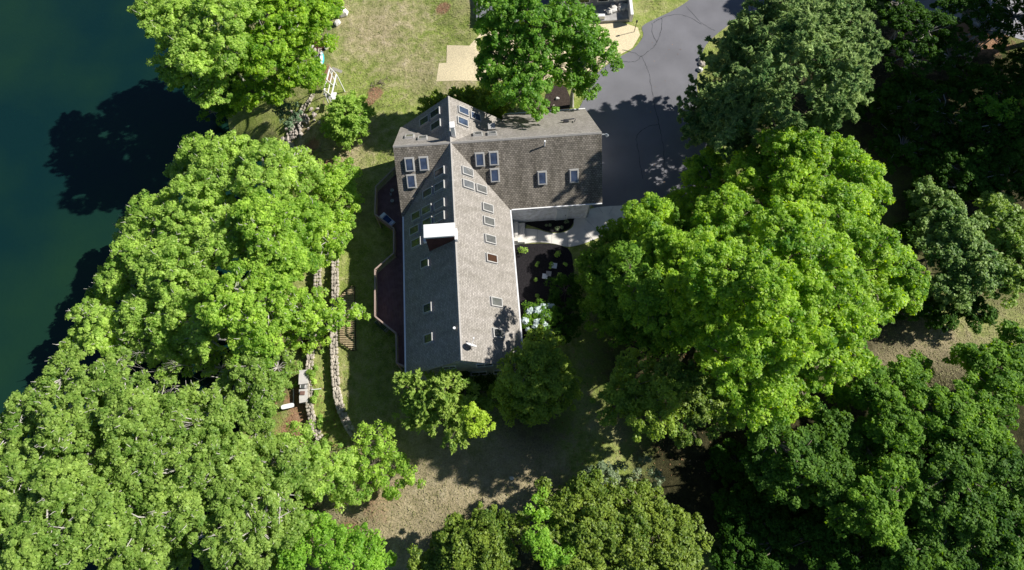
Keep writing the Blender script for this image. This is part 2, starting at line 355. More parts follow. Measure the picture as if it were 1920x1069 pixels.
for path in (((1286, 12), (1311, 39), (1325, 50), (1340, 58)), ((1315, 46), (1290, 32), (1272, 28), (1252, 30), (1232, 38), (1224, 44)),
             ((1240, 34), (1241, 50), (1238, 64), (1232, 78), (1226, 88), (1214, 98), (1203, 106), (1192, 101), (1180, 97), (1166, 94)), ((1222, 44), (1224, 66), (1232, 80)),
             ((1203, 106), (1209, 120), (1216, 135), (1220, 160), (1226, 191), (1231, 215), (1237, 241), (1241, 262), (1244, 283), (1246, 330)),
             ((1235, 234), (1218, 237), (1205, 244), (1196, 252), (1193, 262), (1197, 286), (1201, 312), (1205, 336)), ((1203, 106), (1195, 113), (1184, 117), (1168, 115))):
    q = [at(x, y, 0) for x, y in path]; q = smoothpath(q, 5)
    for i in range(1, len(q) - 1): q[i] += Vector((random.uniform(-.05, .05), random.uniform(-.05, .05), 0))
    for i in range(len(q) - 1):
        d = (q[i + 1] - q[i]).normalized(); n = Vector((-d.y, d.x, 0)) * random.uniform(.018, .042); z = Vector((0, 0, .036))
        sk.poly([q[i] - n + z, q[i + 1] - n * .9 + z, q[i + 1] + n * .9 + z, q[i] + n + z])
tag(sk.build('driveway_crack_seal', M_seal), kind='structure', label='dark tar lines sealing the cracks of the driveway')
sheet('walkway', ((950, 427), (985, 429), (1008, 431), (1030, 437), (1052, 437), (1066, 432), (1075, 423), (1077, 410), (1092, 400), (1120, 389), (1190, 387), (1172, 408), (1152, 429), (1122, 446), (1094, 457), (1066, 463), (1042, 458), (1020, 455), (1000, 455), (985, 457), (950, 458)), M_conc, .05, 'pale concrete walkway curving to the front steps', thick=.1, smooth=3)
jt = MB()
for a, b in (((1008, 431), (1007, 455)), ((1035, 438), (1034, 456)), ((1064, 434), (1064, 462)), ((1100, 412), (1128, 443)), ((1130, 400), (1122, 389)), ((1096, 430), (1112, 450)), ((1150, 388), (1142, 402)), ((1088, 402), (1104, 418))):
    A, B = at(*a, 0), at(*b, 0); n = (B - A).normalized(); n = Vector((-n.y, n.x, 0)) * .014; z = Vector((0, 0, .055)); jt.poly([A - n + z, B - n + z, B + n + z, A + n + z])
tag(jt.build('walkway_joints', M_concold), kind='structure')
sheet('gravel_strip', ((950, 408), (1000, 404), (1077, 399), (1092, 399), (1077, 411), (1040, 412), (990, 416), (984, 428), (950, 428)), M_gravel, .012, smooth=0)
sheet('road', ((1590, -20), (1700, 10), (1800, 40), (1990, 90), (2100, 60), (1900, -20), (1700, -70), (1560, -90)), mat('road_asphalt', (.30, .30, .33), .85, .2, var=.15, scale=.8, bump=.3), .03, 'grey road glimpsed through the dark trees', smooth=3)
sheet('mulch_bed', ((983, 419), (992, 416), (1030, 413), (1074, 409), (1076, 414), (1072, 424), (1062, 432), (1050, 436), (1038, 436), (1022, 433), (1008, 428), (995, 424)), M_mulch, .03, 'small teardrop bed of black mulch beside the garage wall', smooth=3)
sheet('mulch_bed', ((950, 460), (1000, 457), (1030, 457), (1065, 466), (1074, 490), (1076, 530), (1070, 600), (1055, 640), (1000, 640), (985, 640), (960, 640)), M_mulch, .025, 'large bed of black mulch between the house and the lawn', smooth=2)
sheet('straw_mat', ((838, 85), (880, 86), (905, 60), (1000, 60), (1110, 38), (1160, 40), (1196, 52), (1200, 66), (1186, 90), (1160, 104), (1122, 132), (1100, 150), (1000, 152), (900, 152), (818, 153), (823, 119), (837, 118)), M_straw, .02, 'pale straw erosion matting laid over the yard', smooth=0)
sheet('trunk_bed', ((1028, 160), (1060, 160), (1068, 206), (1020, 210)), M_brown, .028, 'brown mulch around the trunks behind the garage', smooth=2)
# ------------------------------------------------------------------ the house
ZR, PIT, A = 7.5, .837, 4.69
LS, LE, LN, BN = 18.9, 12.95, 4.78, 6.5
HO = Vector((-5.231, 28.645, 0)); HT = .0782
house = empty('house', HO, HT, 'long grey shingled house with a cross gable roof and many skylights', 'house')
M_roof = shingle_mat('roof_shingles', (.295, .275, .25), (.405, .38, .35), (.22, .205, .19), .2)  # paler, less streaked shingles than on the south slopes
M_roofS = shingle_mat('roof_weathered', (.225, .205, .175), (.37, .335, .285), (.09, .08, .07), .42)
M_wall = siding_mat('siding', (.50, .52, .56))
M_white = mat('white_paint', (.82, .82, .82), .45, .4, var=.05)
M_trim = mat('roof_cap', (.33, .315, .295), .85, .15, var=.15, scale=8)
M_frame = mat('skylight_frame', (.38, .375, .36), .5, .4, var=.1)
M_dark = mat('dark_metal', (.03, .03, .035), .5, .4)
M_brick = siding_mat('brick', (.12, .048, .042), .09)
M_glass = mat('skylight_glass', (.05, .07, .118), .08, .6, var=.4, scale=2, ior=1.7)  # blue in the base colour stands in for the reflected sky
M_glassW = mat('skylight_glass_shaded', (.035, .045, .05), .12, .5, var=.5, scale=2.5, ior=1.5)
M_blind = mat('skylight_blind', (.115, .118, .115), .12, .8, var=.25, scale=3, ior=1.7)
M_win = mat('window_glass', (.02, .025, .03), .06, .8, ior=1.6)
def zr(kind, u, v): return ZR - PIT * {'E': u, 'W': -u, 'N': v, 'S': -v}[kind]
def slab(kind, uvs, m):
    mb = MB(); pts = [(u, v, zr(kind, u, v)) for u, v in uvs]; k = math.sqrt(1 + PIT ** 2)
    ar = sum(uvs[i][0] * uvs[(i + 1) % len(uvs)][1] - uvs[(i + 1) % len(uvs)][0] * uvs[i][1] for i in range(len(uvs)))
    if ar < 0: pts = pts[::-1]; uvs = uvs[::-1]
    UV = [(v, -abs(u) * k) if kind in 'EW' else (u, -abs(v) * k) for u, v in uvs]
    mb.prism(pts, .2, UV); return mb.build('roof', m, house)
uN = LN
slab('W', [(-A, -LS), (0, -LS), (0, 0), (-A, -A)], M_roof); slab('W', [(0, 0), (0, LN), (-A, LN), (-A, A)], M_roof)
slab('E', [(A, -LS), (0, -LS), (0, 0), (A, -A)], M_roof); slab('E', [(0, 0), (0, LN), (LN, LN)], M_roof)
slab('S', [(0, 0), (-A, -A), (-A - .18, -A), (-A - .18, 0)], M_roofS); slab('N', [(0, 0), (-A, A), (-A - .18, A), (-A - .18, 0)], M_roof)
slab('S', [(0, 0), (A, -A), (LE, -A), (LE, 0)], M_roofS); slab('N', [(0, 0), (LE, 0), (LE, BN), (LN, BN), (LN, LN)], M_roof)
cap = MB()
for a, b in (((0, -LS), (0, LN)), ((-A - .18, 0), (LE, 0))):
    d = Vector((b[0] - a[0], b[1] - a[1], 0)).normalized(); n = Vector((-d.y, d.x, 0))
    for s in (-1, 1):
        p, q = Vector((a[0], a[1], ZR + .03)), Vector((b[0], b[1], ZR + .03)); o = n * s * .12 + Vector((0, 0, -.1))
        cap.prism([p, q, q + o, p + o] if s < 0 else [q, p, p + o, q + o], .025)
cap.build('ridge_cap', M_trim, house)
# gutters
g = MB(); ze = ZR - PIT * A
g.box((-A - .06, (-LS - A) / 2, ze - .03), (.12, LS - A, .12)); gw = g.build('gutter', M_white, house)
g = MB(); g.box((A + .06, (-LS - A) / 2, ze - .03), (.12, LS - A - .15, .12)); g.build('gutter', M_white, house)
g = MB(); g.box(((A + LE) / 2 + .06, -A - .055, ze - .03), (LE - A - .2, .1, .11)); g.build('gutter', M_white, house)
g = MB(); g.box(((LN + LE) / 2, BN + .055, ZR - PIT * BN - .03), (LE - LN, .1, .11)); g.build('gutter', M_white, house)
# walls
IN = .5
def wallpoly(name, pts2, axis_, c, th, m):
    """vertical wall: pts2 (s, z) outline; axis 'u' = wall at constant u"""
    mb = MB(); n = len(pts2)
    for k in (0, 1):
        for s, z in pts2: mb.v.append((c + k * th, s, z) if axis_ == 'u' else (s, c + k * th, z))
    mb.f.append(tuple(range(n))); mb.f.append(tuple(range(2 * n - 1, n - 1, -1)))
    for i in range(n): j = (i + 1) % n; mb.f.append((i, j, n + j, n + i))
    return mb.build(name, m, house)
zu = lambda g: ZR - PIT * g - .22
wallpoly('wall', [(-LS + .4, -1.4), (-A - .1, -1.4), (-A - .1, zu(A - IN)), (-LS + .4, zu(A - IN))], 'u', -A + IN - .2, .2, M_wall)
wallpoly('wall', [(-LS + .4, -1), (-A + .5, -1), (-A + .5, zu(A - IN)), (-LS + .4, zu(A - IN))], 'u', A - IN, .2, M_wall)
wallpoly('wall', [(-A + IN, -1.4), (A - IN, -1.4), (A - IN, zu(A - IN)), (0, zu(0)), (-A + IN, zu(A - IN))], 'v', -LS + .35, .2, M_wall)
wallpoly('wall', [(-A + IN, -1.4), (A - IN, -1.4), (A - IN, zu(A - IN)), (0, zu(0)), (-A + IN, zu(A - IN))], 'v', LN - .5, .2, M_wall)
wallpoly('wall', [(-A + IN, -1.4), (A - IN, -1.4), (A - IN, zu(A - IN)), (0, zu(0)), (-A + IN, zu(A - IN))], 'u', -A + .1, .2, M_wall)
M_wall2 = siding_mat('siding_pale', (.84, .85, .90))
XE = LE - 1.05
wallpoly('wall', [(A - IN, -1), (XE, -1), (XE, zu(A - .4)), (A - IN, zu(A - .4))], 'v', -A + .4, .2, M_wall2)
wallpoly('wall', [(-A + .42, -1), (BN - .5, -1), (BN - .5, zu(BN - .5)), (0, zu(0)), (-A + .42, zu(A - .4))], 'u', XE, .2, M_wall)
wallpoly('wall', [(LN, -1), (XE, -1), (XE, zu(BN - .5)), (LN, zu(BN - .5))], 'v', BN - .5, .2, M_wall)
def window(u, v, z, wd, ht, ax, sgn, name='window', m=None):
    """window on a wall: ax 'u' wall normal along u"""
    f = MB(); t = .07
    def B(s, zz, ws, hs, dep, off):
        c = (u + sgn * off, v + s, z + zz) if ax == 'u' else (u + s, v + sgn * off, z + zz)
        d = (dep, ws, hs) if ax == 'u' else (ws, dep, hs); return c, d
    for s, zz, ws, hs in ((-wd / 2, 0, t, ht + t), (wd / 2, 0, t, ht + t), (0, -ht / 2, wd - t, t), (0, ht / 2, wd - t, t), (0, 0, t * .6, ht - t)):
        f.box(*B(s, zz, ws, hs, .08, .04))
    fo = f.build(name, M_white, house); p = MB(); p.box(*B(0, 0, wd - t, ht - t, .02, .015)); p.build('pane', m or M_win, fo)
vS = -A + .4
for uu in (6.6, 10.3): window(uu, vS, 2.75, .9, .45, 'v', -1)
d = MB(); d.box((XE - 2.35, vS - .03, 1.03), (.95, .06, 2.06)); do = d.build('door', mat('door_paint', (.62, .66, .70), .5), house)
k = MB(); k.box((XE - 2.0, vS - .09, 1.0), (.06, .07, .06)); k.build('handle', M_dark, do)
f = MB(); f.box((XE - 2.88, vS - .035, 1.05), (.1, .07, 2.15)); f.box((XE - 1.82, vS - .035, 1.05), (.1, .07, 2.15)); f.box((XE - 2.35, vS - .035, 2.14), (.96, .07, .1)); f.build('door_trim', M_white, house)
f = MB(); f.box((XE - .04, vS - .03, 1.4), (.14, .06, 2.8)); f.build('corner_board', M_white, house)
for vv in (-2.6, 2.6):
    d = MB(); d.box((XE + .23, vv, 1.15), (.05, 2.7, 2.25)); d.build('garage_door', M_white, house)
for uu in (-2.4, 1.0, 2.9):
    window(uu, -LS + .35, 1.2 if uu < 0 else .9, 1.3, 1.2, 'v', -1)
window(1.6, -LS + .35, 4.0, 1.3, .8, 'v', -1); window(-1.2, -LS + .35, 4.0, 1.0, .8, 'v', -1)
for vv in (-16, -12.5, -9.2, -6.5): window(-A + IN - .2, vv, 2.1, 2.0, 1.6, 'u', -1)
for vv in (-15.5, -11.5, -8.2): window(A - IN + .2, vv, 1.7, 1.4, 1.1, 'u', 1)
window(-A + .1, 0, 2.2, 2.6, 1.7, 'u', -1); window(0, LN - .3, 2.2, 2.6, 1.6, 'v', 1)
# front door steps
stp = MB()
for i, (x0, x1, hgt) in enumerate(((962, 971, .62), (971, 984, .34))):
    a, b = at(x0, 421 + i * 0, 0), at(x1, 457, 0); a2, b2 = at(x1, 421, 0), at(x0, 457, 0)
    stp.prism([(a.x, a.y, hgt), (b2.x, b2.y, hgt), (b.x, b.y, hgt), (a2.x, a2.y, hgt)], hgt + .1)
a, b = at(940, 421, 0), at(962, 457, 0); stp.prism([(a.x, a.y, .9), (at(940, 457, 0).x, b.y, .9), (b.x, b.y, .9), (b.x, a.y, .9)], 1)
tag(stp.build('front_steps', M_conc), 'white concrete steps at the end of the walkway under the eave', 'steps')
# skylights
CH, SH = math.cos(HT), math.sin(HT)
def onroof(px, py, kind, lift=0.0):
    lo, hi = -1., 12.
    for _ in range(50):
        m_ = (lo + hi) / 2; p = at(px, py, m_) - Vector((HO.x, HO.y, 0)); u, v = p.x * CH + p.y * SH, -p.x * SH + p.y * CH
        if zr(kind, u, v) + lift > m_: lo = m_
        else: hi = m_
    return u, v
def slope_frame(kind):
    s = 1 / math.sqrt(1 + PIT ** 2); c, t = s, PIT * s
    down = {'E': (c, 0, -t), 'W': (-c, 0, -t), 'N': (0, c, -t), 'S': (0, -c, -t)}[kind]
    nrm = {'E': (t, 0, c), 'W': (-t, 0, c), 'N': (0, t, c), 'S': (0, -t, c)}[kind]
    x = Vector(down); z = Vector(nrm); y = z.cross(x); return Matrix((x, y, z)).transposed()
def skylight(px, py, kind, L=1.15, W=.78, curb=.17, gm=None, blue=False):
    u, v = onroof(px, py, kind, curb * 1.2); M = slope_frame(kind); c = Vector((u, v, zr(kind, u, v))); f = MB(); t = .085
    for x, y, dx, dy in ((-L / 2 + t / 2, 0, t, W), (L / 2 - t / 2, 0, t, W), (0, -W / 2 + t / 2, L - 2 * t, t), (0, W / 2 - t / 2, L - 2 * t, t)):
        p = c + M @ Vector((x, y, curb / 2)); f.box(p, (dx, dy, curb), M=M)
    # thin flashing apron around the curb
    p = c + M @ Vector((0, 0, .008)); f.box(p, (L + .14, W + .12, .012), M=M)
    fo = f.build('skylight', M_frame, house, bevel=.008)
    g_ = MB(); p = c + M @ Vector((0, 0, curb - .035)); g_.box(p, (L - 2 * t - .004, W - 2 * t - .004, .02), M=M); g_.build('glass_pane', gm or M_glass, fo)
    return fo
for i, (x, y) in enumerate(((875.4, 320.3), (876.9, 344.8), (901.3, 352.9), (913.4, 388.3), (915.7, 414), (918.2, 447.4), (920.8, 483.3), (929.7, 565.4), (933.8, 624.2))):
    skylight(x, y, 'E', gm=M_blind if i != 6 else mat('skylight_wood', (.06, .032, .02), .12, .6, var=.5, scale=8, stretch=(1, 9, 1)))
for x, y in ((824.8, 321.7), (824.8, 348.4), (802.9, 360.2), (824.8, 382.2), (800.9, 392), (781.2, 403.3), (824.8, 406), (802, 416), (778, 430), (781, 454), (797.3, 492.6), (802.5, 576.5), (804, 633.8), (816.5, 210.7), (796.8, 224.7), (817.9, 233.2)):
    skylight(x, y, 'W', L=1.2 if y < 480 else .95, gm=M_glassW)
for x, y in ((867.7, 206.5), (890.2, 217), (866.3, 226.8)): skylight(x, y, 'E')
for x, y in ((767.4, 254.5), (791.9, 257.5), (895.8, 250.2), (922.5, 249)): skylight(x, y, 'N', L=.95, gm=M_blind)
for x, y in ((767.2, 305.7), (793.9, 304), (770.6, 337.2), (899.3, 296.4), (925.5, 294.1), (927.5, 325.9), (1016.6, 331), (1076.5, 327.3)): skylight(x, y, 'S', L=1.12, W=.74, curb=.2)
# big chimney on the lake side of the ridge
def loc_(px, py, z):
    p = at(px, py, z) - Vector((HO.x, HO.y, 0)); return p.x * CH + p.y * SH, -p.x * SH + p.y * CH
u0, v0 = loc_(794, 446, 8.5); u1, v1 = loc_(852, 417, 8.5)
uc, vc = (u0 + u1) / 2, (v0 + v1) / 2; du, dv = u1 - u0, v1 - v0
ch = MB(); ch.box((uc - .03, vc, 6.1), (du - .25, dv - .25, 4.4)); cho = ch.build('chimney', M_brick, house)
c2 = MB(); c2.box((uc, vc, 8.42), (du, dv, .16)); cn = [(uc - du / 2 + .1, vc - dv / 2 + .1, 8.503), (uc + du / 2 - .1, vc - dv / 2 + .1, 8.503), (uc + du / 2 - .1, vc + dv / 2 - .1, 8.503), (uc - du / 2 + .1, vc + dv / 2 - .1, 8.503)]
for k in range(4): c2.poly([cn[k], cn[(k + 1) % 4], (uc, vc, 8.60)])
c2.box((uc - .03, vc, 8.22), (du - .15, dv - .15, .24)); c2.build('chimney_cap', M_white, cho, bevel=.03)
c3 = MB(); c3.box((uc + du / 2 + .03, vc - .12, 7.62), (.22, dv * .85, .5)); c3.build('chimney_trim', M_white, cho)
c3 = MB(); c3.box((uc - du / 2 - .02, vc - dv / 2 + .35, 7.4), (.22, .5, .3)); c3.build('chimney_trim', M_white, cho)
u0, v0 = loc_(847.5, 233, 8.7)
ch = MB(); ch.box((u0, v0 - .05, 7.8), (.34, .5, 1.7)); cho = ch.build('chimney', M_white, house); tag(cho, 'small white chimney on the main ridge')
c2 = MB(); c2.box((u0, v0 - .05, 8.69), (.42, .58, .08)); c2.build('chimney_cap', M_white, cho)
# vents and pipes
def pipe(px, py, kind, h, r, name='vent_pipe', m=M_white):
    u, v = onroof(px, py, kind); z = zr(kind, u, v); p = MB(); p.tube([(u, v, z - .1), (u, v, z + h * .8), (u, v, z + h)], [r, r, r * 1.02], 10); o = p.build(name, m, house, smooth=False)
    q = MB(); q.tube([(u, v, z + h - .02), (u, v, z + h + .03)], [r * 1.5, r * 1.5], 10); q.build('cap', m, o)
pipe(1021, 273.8, 'S', .72, .055); pipe(852.5, 617, 'W', .3, .07)
u, v = onroof(922, 243, 'N'); z = zr('N', u, v); q = MB(); q.box((u, v, z + .2), (.5, .5, .5)); q.box((u, v, z + .5), (.62, .62, .08)); q.build('roof_vent', M_frame, house)
u, v = onroof(1061, 229, 'N'); z = zr('N', u, v); q = MB()
q.box((u, v, z + .12), (.45, .3, .3)); q.bar((u - .5, v - .1, z + .4), (u + .8, v + .25, z + .1), .08); q.bar((u + .7, v - .3, z + .4), (u + .9, v + .2, z + .1), .06); q.build('roof_vent', M_dark, house)
# lamp on the garage gable
u, v = loc_(1137, 253, 5.9); lm = MB(); lm.tube([(XE + .15, v, 5.8), (XE + .9, v, 5.95), (u - .1, v, 6.0)], .06, 8)
lo = lm.build('gable_lamp', M_white, house); lm = MB(); lm.tube([(u - .12, v + .02, 6.05), (u, v, 5.95), (u + .1, v - .05, 5.8)], [.06, .12, .15], 10); lm.build('lamp_head', M_white, lo)
# satellite dish
u, v = onroof(884, 651, 'E'); z = zr('E', u, v); dd = MB(); dd.tube([(u - .12, v - .12, z - .02), (u - .1, v - .1, z + .35), (u, v, z + .5)], .03, 8); dd.box((u - .12, v - .12, z + .02), (.25, .25, .04)); do = dd.build('satellite_dish', M_dark, house)
mb = MB(); C0 = Vector((u + .02, v, z + .58)); dirn = Vector((.45, 1.0, .45)).normalized(); e1 = dirn.cross(Vector((0, 0, 1))).normalized(); e2 = e1.cross(dirn)
rings = []
for r_, off in ((.0, -.07), (.16, -.05), (.30, .0), (.38, .05)):
    rings.append([tuple(C0 + dirn * off + (e1 * math.cos(t) * r_ * 1.15 + e2 * math.sin(t) * r_)) for t in [2 * math.pi * j / 20 for j in range(20)]])
for R_ in rings: mb.v += R_
for i in range(3):
    for j in range(20): mb.f.append((i * 20 + j, i * 20 + (j + 1) % 20, (i + 1) * 20 + (j + 1) % 20, (i + 1) * 20 + j))
ro = mb.build('reflector', M_white, do, smooth=True); md = ro.modifiers.new('t', 'SOLIDIFY'); md.thickness = .015
a_ = MB(); tip = C0 + dirn * .55 - e2 * .1; a_.tube([C0 - e2 * .36, tip], .018, 6); a_.box(tip, (.1, .1, .1)); a_.build('receiver_arm', M_white, do)
# ------------------------------------------------------------------ deck
deck = empty('deck', (0, 0, 0), 0, 'dark red wooden deck with angled bays and a railing facing the lake', 'deck')
DZ = 1.0
rail_px = ((754, 300), (737.4, 317.3), (704.6, 349.5), (702.8, 401.2), (738, 428), (738.4, 474), (703, 505.4), (703, 593), (742.4, 624.5), (743.7, 680.8), (759, 687))
RP = [at(x, y, DZ + 1.0) for x, y in rail_px]
inner = [HO + Vector((u * CH - v * SH, u * SH + v * CH, 0)) for u, v in ((-A + .3, -LS + .4), (-A + .3, 2.0))]
M_deck = siding_mat('deck_boards', (.18, .10, .105), .14, 0, .55); M_rail = mat('rail_paint', (.36, .27, .23), .6)
pts = [(p.x, p.y, DZ) for p in RP] + [(inner[0].x, inner[0].y, DZ), (inner[1].x, inner[1].y, DZ)]
mb = MB(); mb.prism(pts[::1], .18); mb.build('floor', M_deck, deck)
for i in range(len(RP) - 1):
    rl = MB(); a, b = RP[i], RP[i + 1]; rl.bar(a, b, .12, .05); rl.bar(a - Vector((0, 0, .85)), b - Vector((0, 0, .85)), .05, .07)
    L_ = (b - a).length; n = max(2, int(L_ / .16))
    for j in range(1, n): p = a.lerp(b, j / n); rl.box((p.x, p.y, DZ + .55), (.04, .04, .82))
    rl.build('railing_panel', M_rail, deck)
for p in RP:
    g0 = tz(p.x, p.y); ps = MB(); ps.box((p.x, p.y, (DZ + 1.0 + g0 - .2) / 2 - .03), (.11, .11, DZ + 1.0 - g0 + .2)); ps.build('post', M_rail, deck)
# deck furniture
def world_rz(p, q): return math.atan2((q - p).y, (q - p).x)
a, b = at(717, 403, DZ + .4), at(735, 419, DZ + .4); c = (a + b) / 2; rz = world_rz(a, b)
lg = empty('sun_lounger', (c.x, c.y, DZ), rz, 'navy sun lounger with pale ends on the deck by the railing corner', 'lounger')
mb = MB(); mb.box((0, 0, .28), (1.5, .62, .06)); [mb.box((x, y, .13), (.06, .06, .26)) for x in (-.6, .6) for y in (-.25, .25)]; mb.build('frame', M_white, lg)
mb = MB(); mb.box((0, -.02, .36), (.72, .56, .09)); mb.build('cushion', mat('navy_cloth', (.02, .05, .16), .9), lg, bevel=.03)
mb = MB(); mb.box((-.57, 0, .40), (.34, .58, .12)); mb.build('pillow', M_white, lg, bevel=.03)
mb = MB(); mb.box((.57, 0, .38), (.32, .58, .08)); mb.build('towel', mat('lilac_cloth', (.55, .55, .75), .9), lg, bevel=.03)
for i, (x, y) in enumerate(((735.2, 356.5), (735.2, 376.2))):
    c = at(x, y, DZ + .45); t_ = empty('round_stool', (c.x, c.y, DZ), 0, ('round grey stool on the deck nearest the cross gable', 'round grey stool on the deck nearer the navy lounger')[i], 'stool', 'stools on the deck')
    mb = MB(); mb.tube([(0, 0, .42), (0, 0, .46)], .17, 18); mb.build('seat', M_concold, t_); 
    for k_ in range(3): mb = MB(); an = k_ * 2.1; mb.tube([(.12 * math.cos(an), .12 * math.sin(an), .42), (.15 * math.cos(an), .15 * math.sin(an), 0)], .015, 6); mb.build('leg', M_dark, t_)
c = at(733, 365, DZ + .1); mb = MB(); mb.tube([(0, 0, 0), (0, 0, .2)], [.07, .1], 12); mb.tube([(.02, 0, .2), (.1, .1, .42)], [.02, .01], 5); mb.tube([(-.02, 0, .2), (-.1, .06, .4)], [.02, .01], 5)
tag(mb.build('flower_pot', M_concold, loc=(c.x, c.y, DZ)), 'small flower pot between the two round stools on the deck', 'pot')
a, b = gat(708, 603), gat(728, 621); c = (a + b) / 2; rz = world_rz(a, b)
bn = empty('garden_bench', (c.x, c.y, tz(c.x, c.y)), rz, 'dark garden bench on the shaded grass just outside the deck railing', 'bench')
for y_ in (-.22, -.07, .08): mb = MB(); mb.box((0, y_, .45), (1.3, .11, .04)); mb.build('seat_slat', mat('old_green_paint', (.06, .09, .07), .7), bn)
mb = MB(); mb.box((0, .24, .72), (1.3, .05, .35)); mb.build('backrest', MATS['old_green_paint'], bn)
for x_ in (-.6, .6): mb = MB(); mb.box((x_, 0, .22), (.08, .5, .44)); mb.box((x_, 0, .6), (.07, .5, .05)); mb.build('leg', M_concold, bn)
# ------------------------------------------------------------------ stone walls and shore stones
M_stone = mat('field_stone', (.40, .36, .30), .9, .15, var=.4, scale=2.2, bump=.6, bscale=14)
M_stone2 = mat('shore_stone', (.42, .37, .33), .9, .15, var=.35, scale=3, bump=.5, bscale=12)
M_pale = mat('pale_stone', (.62, .60, .57), .85, .2, var=.15, scale=4, bump=.3)
def stone_mb(mb, c, d, rz):
    # a roughly rounded block: a box with chamfered, jittered corners
    b = len(mb.v); cr, sr = math.cos(rz), math.sin(rz)
    lv = ((-1, .72), (-.35, 1), (.55, .97), (1, .62))
    for zf, s_ in lv:
        for k in range(7):
            t = 2 * math.pi * k / 7 + .3; r_ = s_ * random.uniform(.82, 1.12)
            x = math.copysign(min(1, abs(math.cos(t)) * 1.2), math.cos(t)) * r_ * d[0] / 2; y = math.copysign(min(1, abs(math.sin(t)) * 1.2), math.sin(t)) * r_ * d[1] / 2
            mb.v.append((c[0] + x * cr - y * sr, c[1] + x * sr + y * cr, c[2] + zf * d[2] / 2 + random.uniform(-.04, .04) * d[2]))
    for i in range(3):
        for k in range(7): mb.f.append((b + i * 7 + k, b + i * 7 + (k + 1) % 7, b + (i + 1) * 7 + (k + 1) % 7, b + (i + 1) * 7 + k))
    mb.f.append(tuple(b + k for k in range(7))[::-1]); mb.f.append(tuple(b + 21 + k for k in range(7)))
def stone_wall(pxs, z, wd, low, label):
    P = smoothpath([at(x, y, z) for x, y in pxs], 8); mb = MB(); L_ = 0; nxt = 0
    for i in range(len(P) - 1):
        a, b = P[i], P[i + 1]; d = (b - a).normalized(); n = Vector((-d.y, d.x, 0)); rz = math.atan2(d.y, d.x)
        seg = (b - a).length; t = nxt - L_
        while t < seg:
            c = a + d * t; k = random.choice((2, 3, 3)); tot = -wd / 2
            for q in range(k):
                ww = wd / k * random.uniform(.85, 1.15); ln = random.uniform(.26, .46)
                cc = c + n * (tot + ww / 2) + d * random.uniform(-.06, .06); tot += wd / k
                stone_mb(mb, (cc.x, cc.y, z - .1 + random.uniform(-.05, .07)), (ln, ww * 1.02, .3), rz + random.uniform(-.2, .2))
            for row in range(int((z - low) / .27)):
                for sd in (-1, 1):
                    cc = c + n * sd * (wd / 2 - .12 + .02 * row) + d * random.uniform(-.08, .08)
                    stone_mb(mb, (cc.x, cc.y, z - .36 - row * .27), (random.uniform(.3, .5), .32, .3), rz + random.uniform(-.15, .15))
            nxt += random.uniform(.27, .36); t = nxt - L_
        L_ += seg
    for i in range(len(P) - 1):
        d = (P[i + 1] - P[i]).normalized() * .02
        mb.bar(P[i] + Vector((0, 0, (low - z) / 2 - .2)) - d, P[i + 1] + Vector((0, 0, (low - z) / 2 - .2)) + d, wd * .6, z - low + .1)
    tag(mb.build('stone_wall', M_stone), label, 'stone wall', 'dry stone retaining walls')
stone_wall(((628, 470), (628, 560), (626, 640), (628, 700), (634, 750), (648, 790), (668, 822)), -.78, .72, -1.6, 'upper dry stone retaining wall holding the lawn beside the deck')
stone_wall(((596, 470), (594, 560), (588, 620), (579, 700), (580, 760), (590, 802), (606, 832)), -1.42, .72, -2.3, 'lower dry stone retaining wall behind the outdoor kitchen')
stone_wall(((600, 92), (598, 130), (592, 170), (566, 205), (545, 228)), -1.1, .5, -2.4, 'short stone wall along the shore below the white swing frame')
protos = []
for k in range(7):
    mb = MB(); stone_mb(mb, (0, 0, .1), (random.uniform(.35, .6), random.uniform(.3, .45), .34), 0); o = mb.build('shore_stone', M_stone2); protos.append(o)
used = [False] * 7
STL = ['pinkish grey shore stone heaped in the slope between the two shoreline trees']
for i in range(90):
    t = random.random(); px = 562 - 34 * t + random.gauss(0, 8); py = 232 + 62 * t + random.gauss(0, 4)
    if i > 70: px, py = random.uniform(545, 600), random.uniform(205, 245)
    p = gat(px, py); k = i % 7
    if used[k]: o = protos[k].copy(); COL.objects.link(o)
    else: o = protos[k]; used[k] = True
    s_ = random.uniform(.6, 1.15); o.scale = (s_, s_, s_); o.location = (p.x, p.y, p.z + random.uniform(-.02, .1)); o.rotation_euler = (random.uniform(-.4, .4), random.uniform(-.4, .4), random.uniform(0, 6.28))
    tag(o, STL[0], 'stone', 'stones heaped on the shore slope')
def rock(name, px, py, d, m, label, dz=0, group=None):
    p = gat(px, py); mb = MB(); stone_mb(mb, (0, 0, d[2] * .3), d, 0)
    return tag(mb.build(name, m, loc=(p.x, p.y, p.z + dz), rz=random.uniform(0, 3)), label, 'rock', group)
rock('boulder', 640, 27, (1.5, 1.2, .9), M_pale, 'large pale boulder at the lawn edge beside the shoreline oak')
rock('boulder', 633, 45, (.8, .6, .5), M_pale, 'small pale boulder just below the large boulder at the lawn edge')
rock('boulder', 612, 91, (.45, .4, .35), M_pale, 'white rounded stone at the corner of the fire pit')
rock('boulder', 585, 88, (.5, .4, .35), M_pale, 'pale stone on the lake side of the fire pit')
rock('boulder', 591, 96, (.35, .7, .3), M_stone, 'long flat stone lining the fire pit')
rock('boulder', 608, 82, (.35, .8, .35), M_pale, 'upright long stone at the back of the fire pit')
rock('boulder', 960, 897, (.4, .3, .2), M_pale, 'lone white stone on the dry ground by the shadow edge')
rock('boulder', 1313, 112, (.6, .5, .4), M_pale, 'pale rock on the driveway edge under the tall pine')
rock('boulder', 1316, 121, (.7, .6, .4), M_stone2, 'grey rock on the driveway edge under the tall pine')
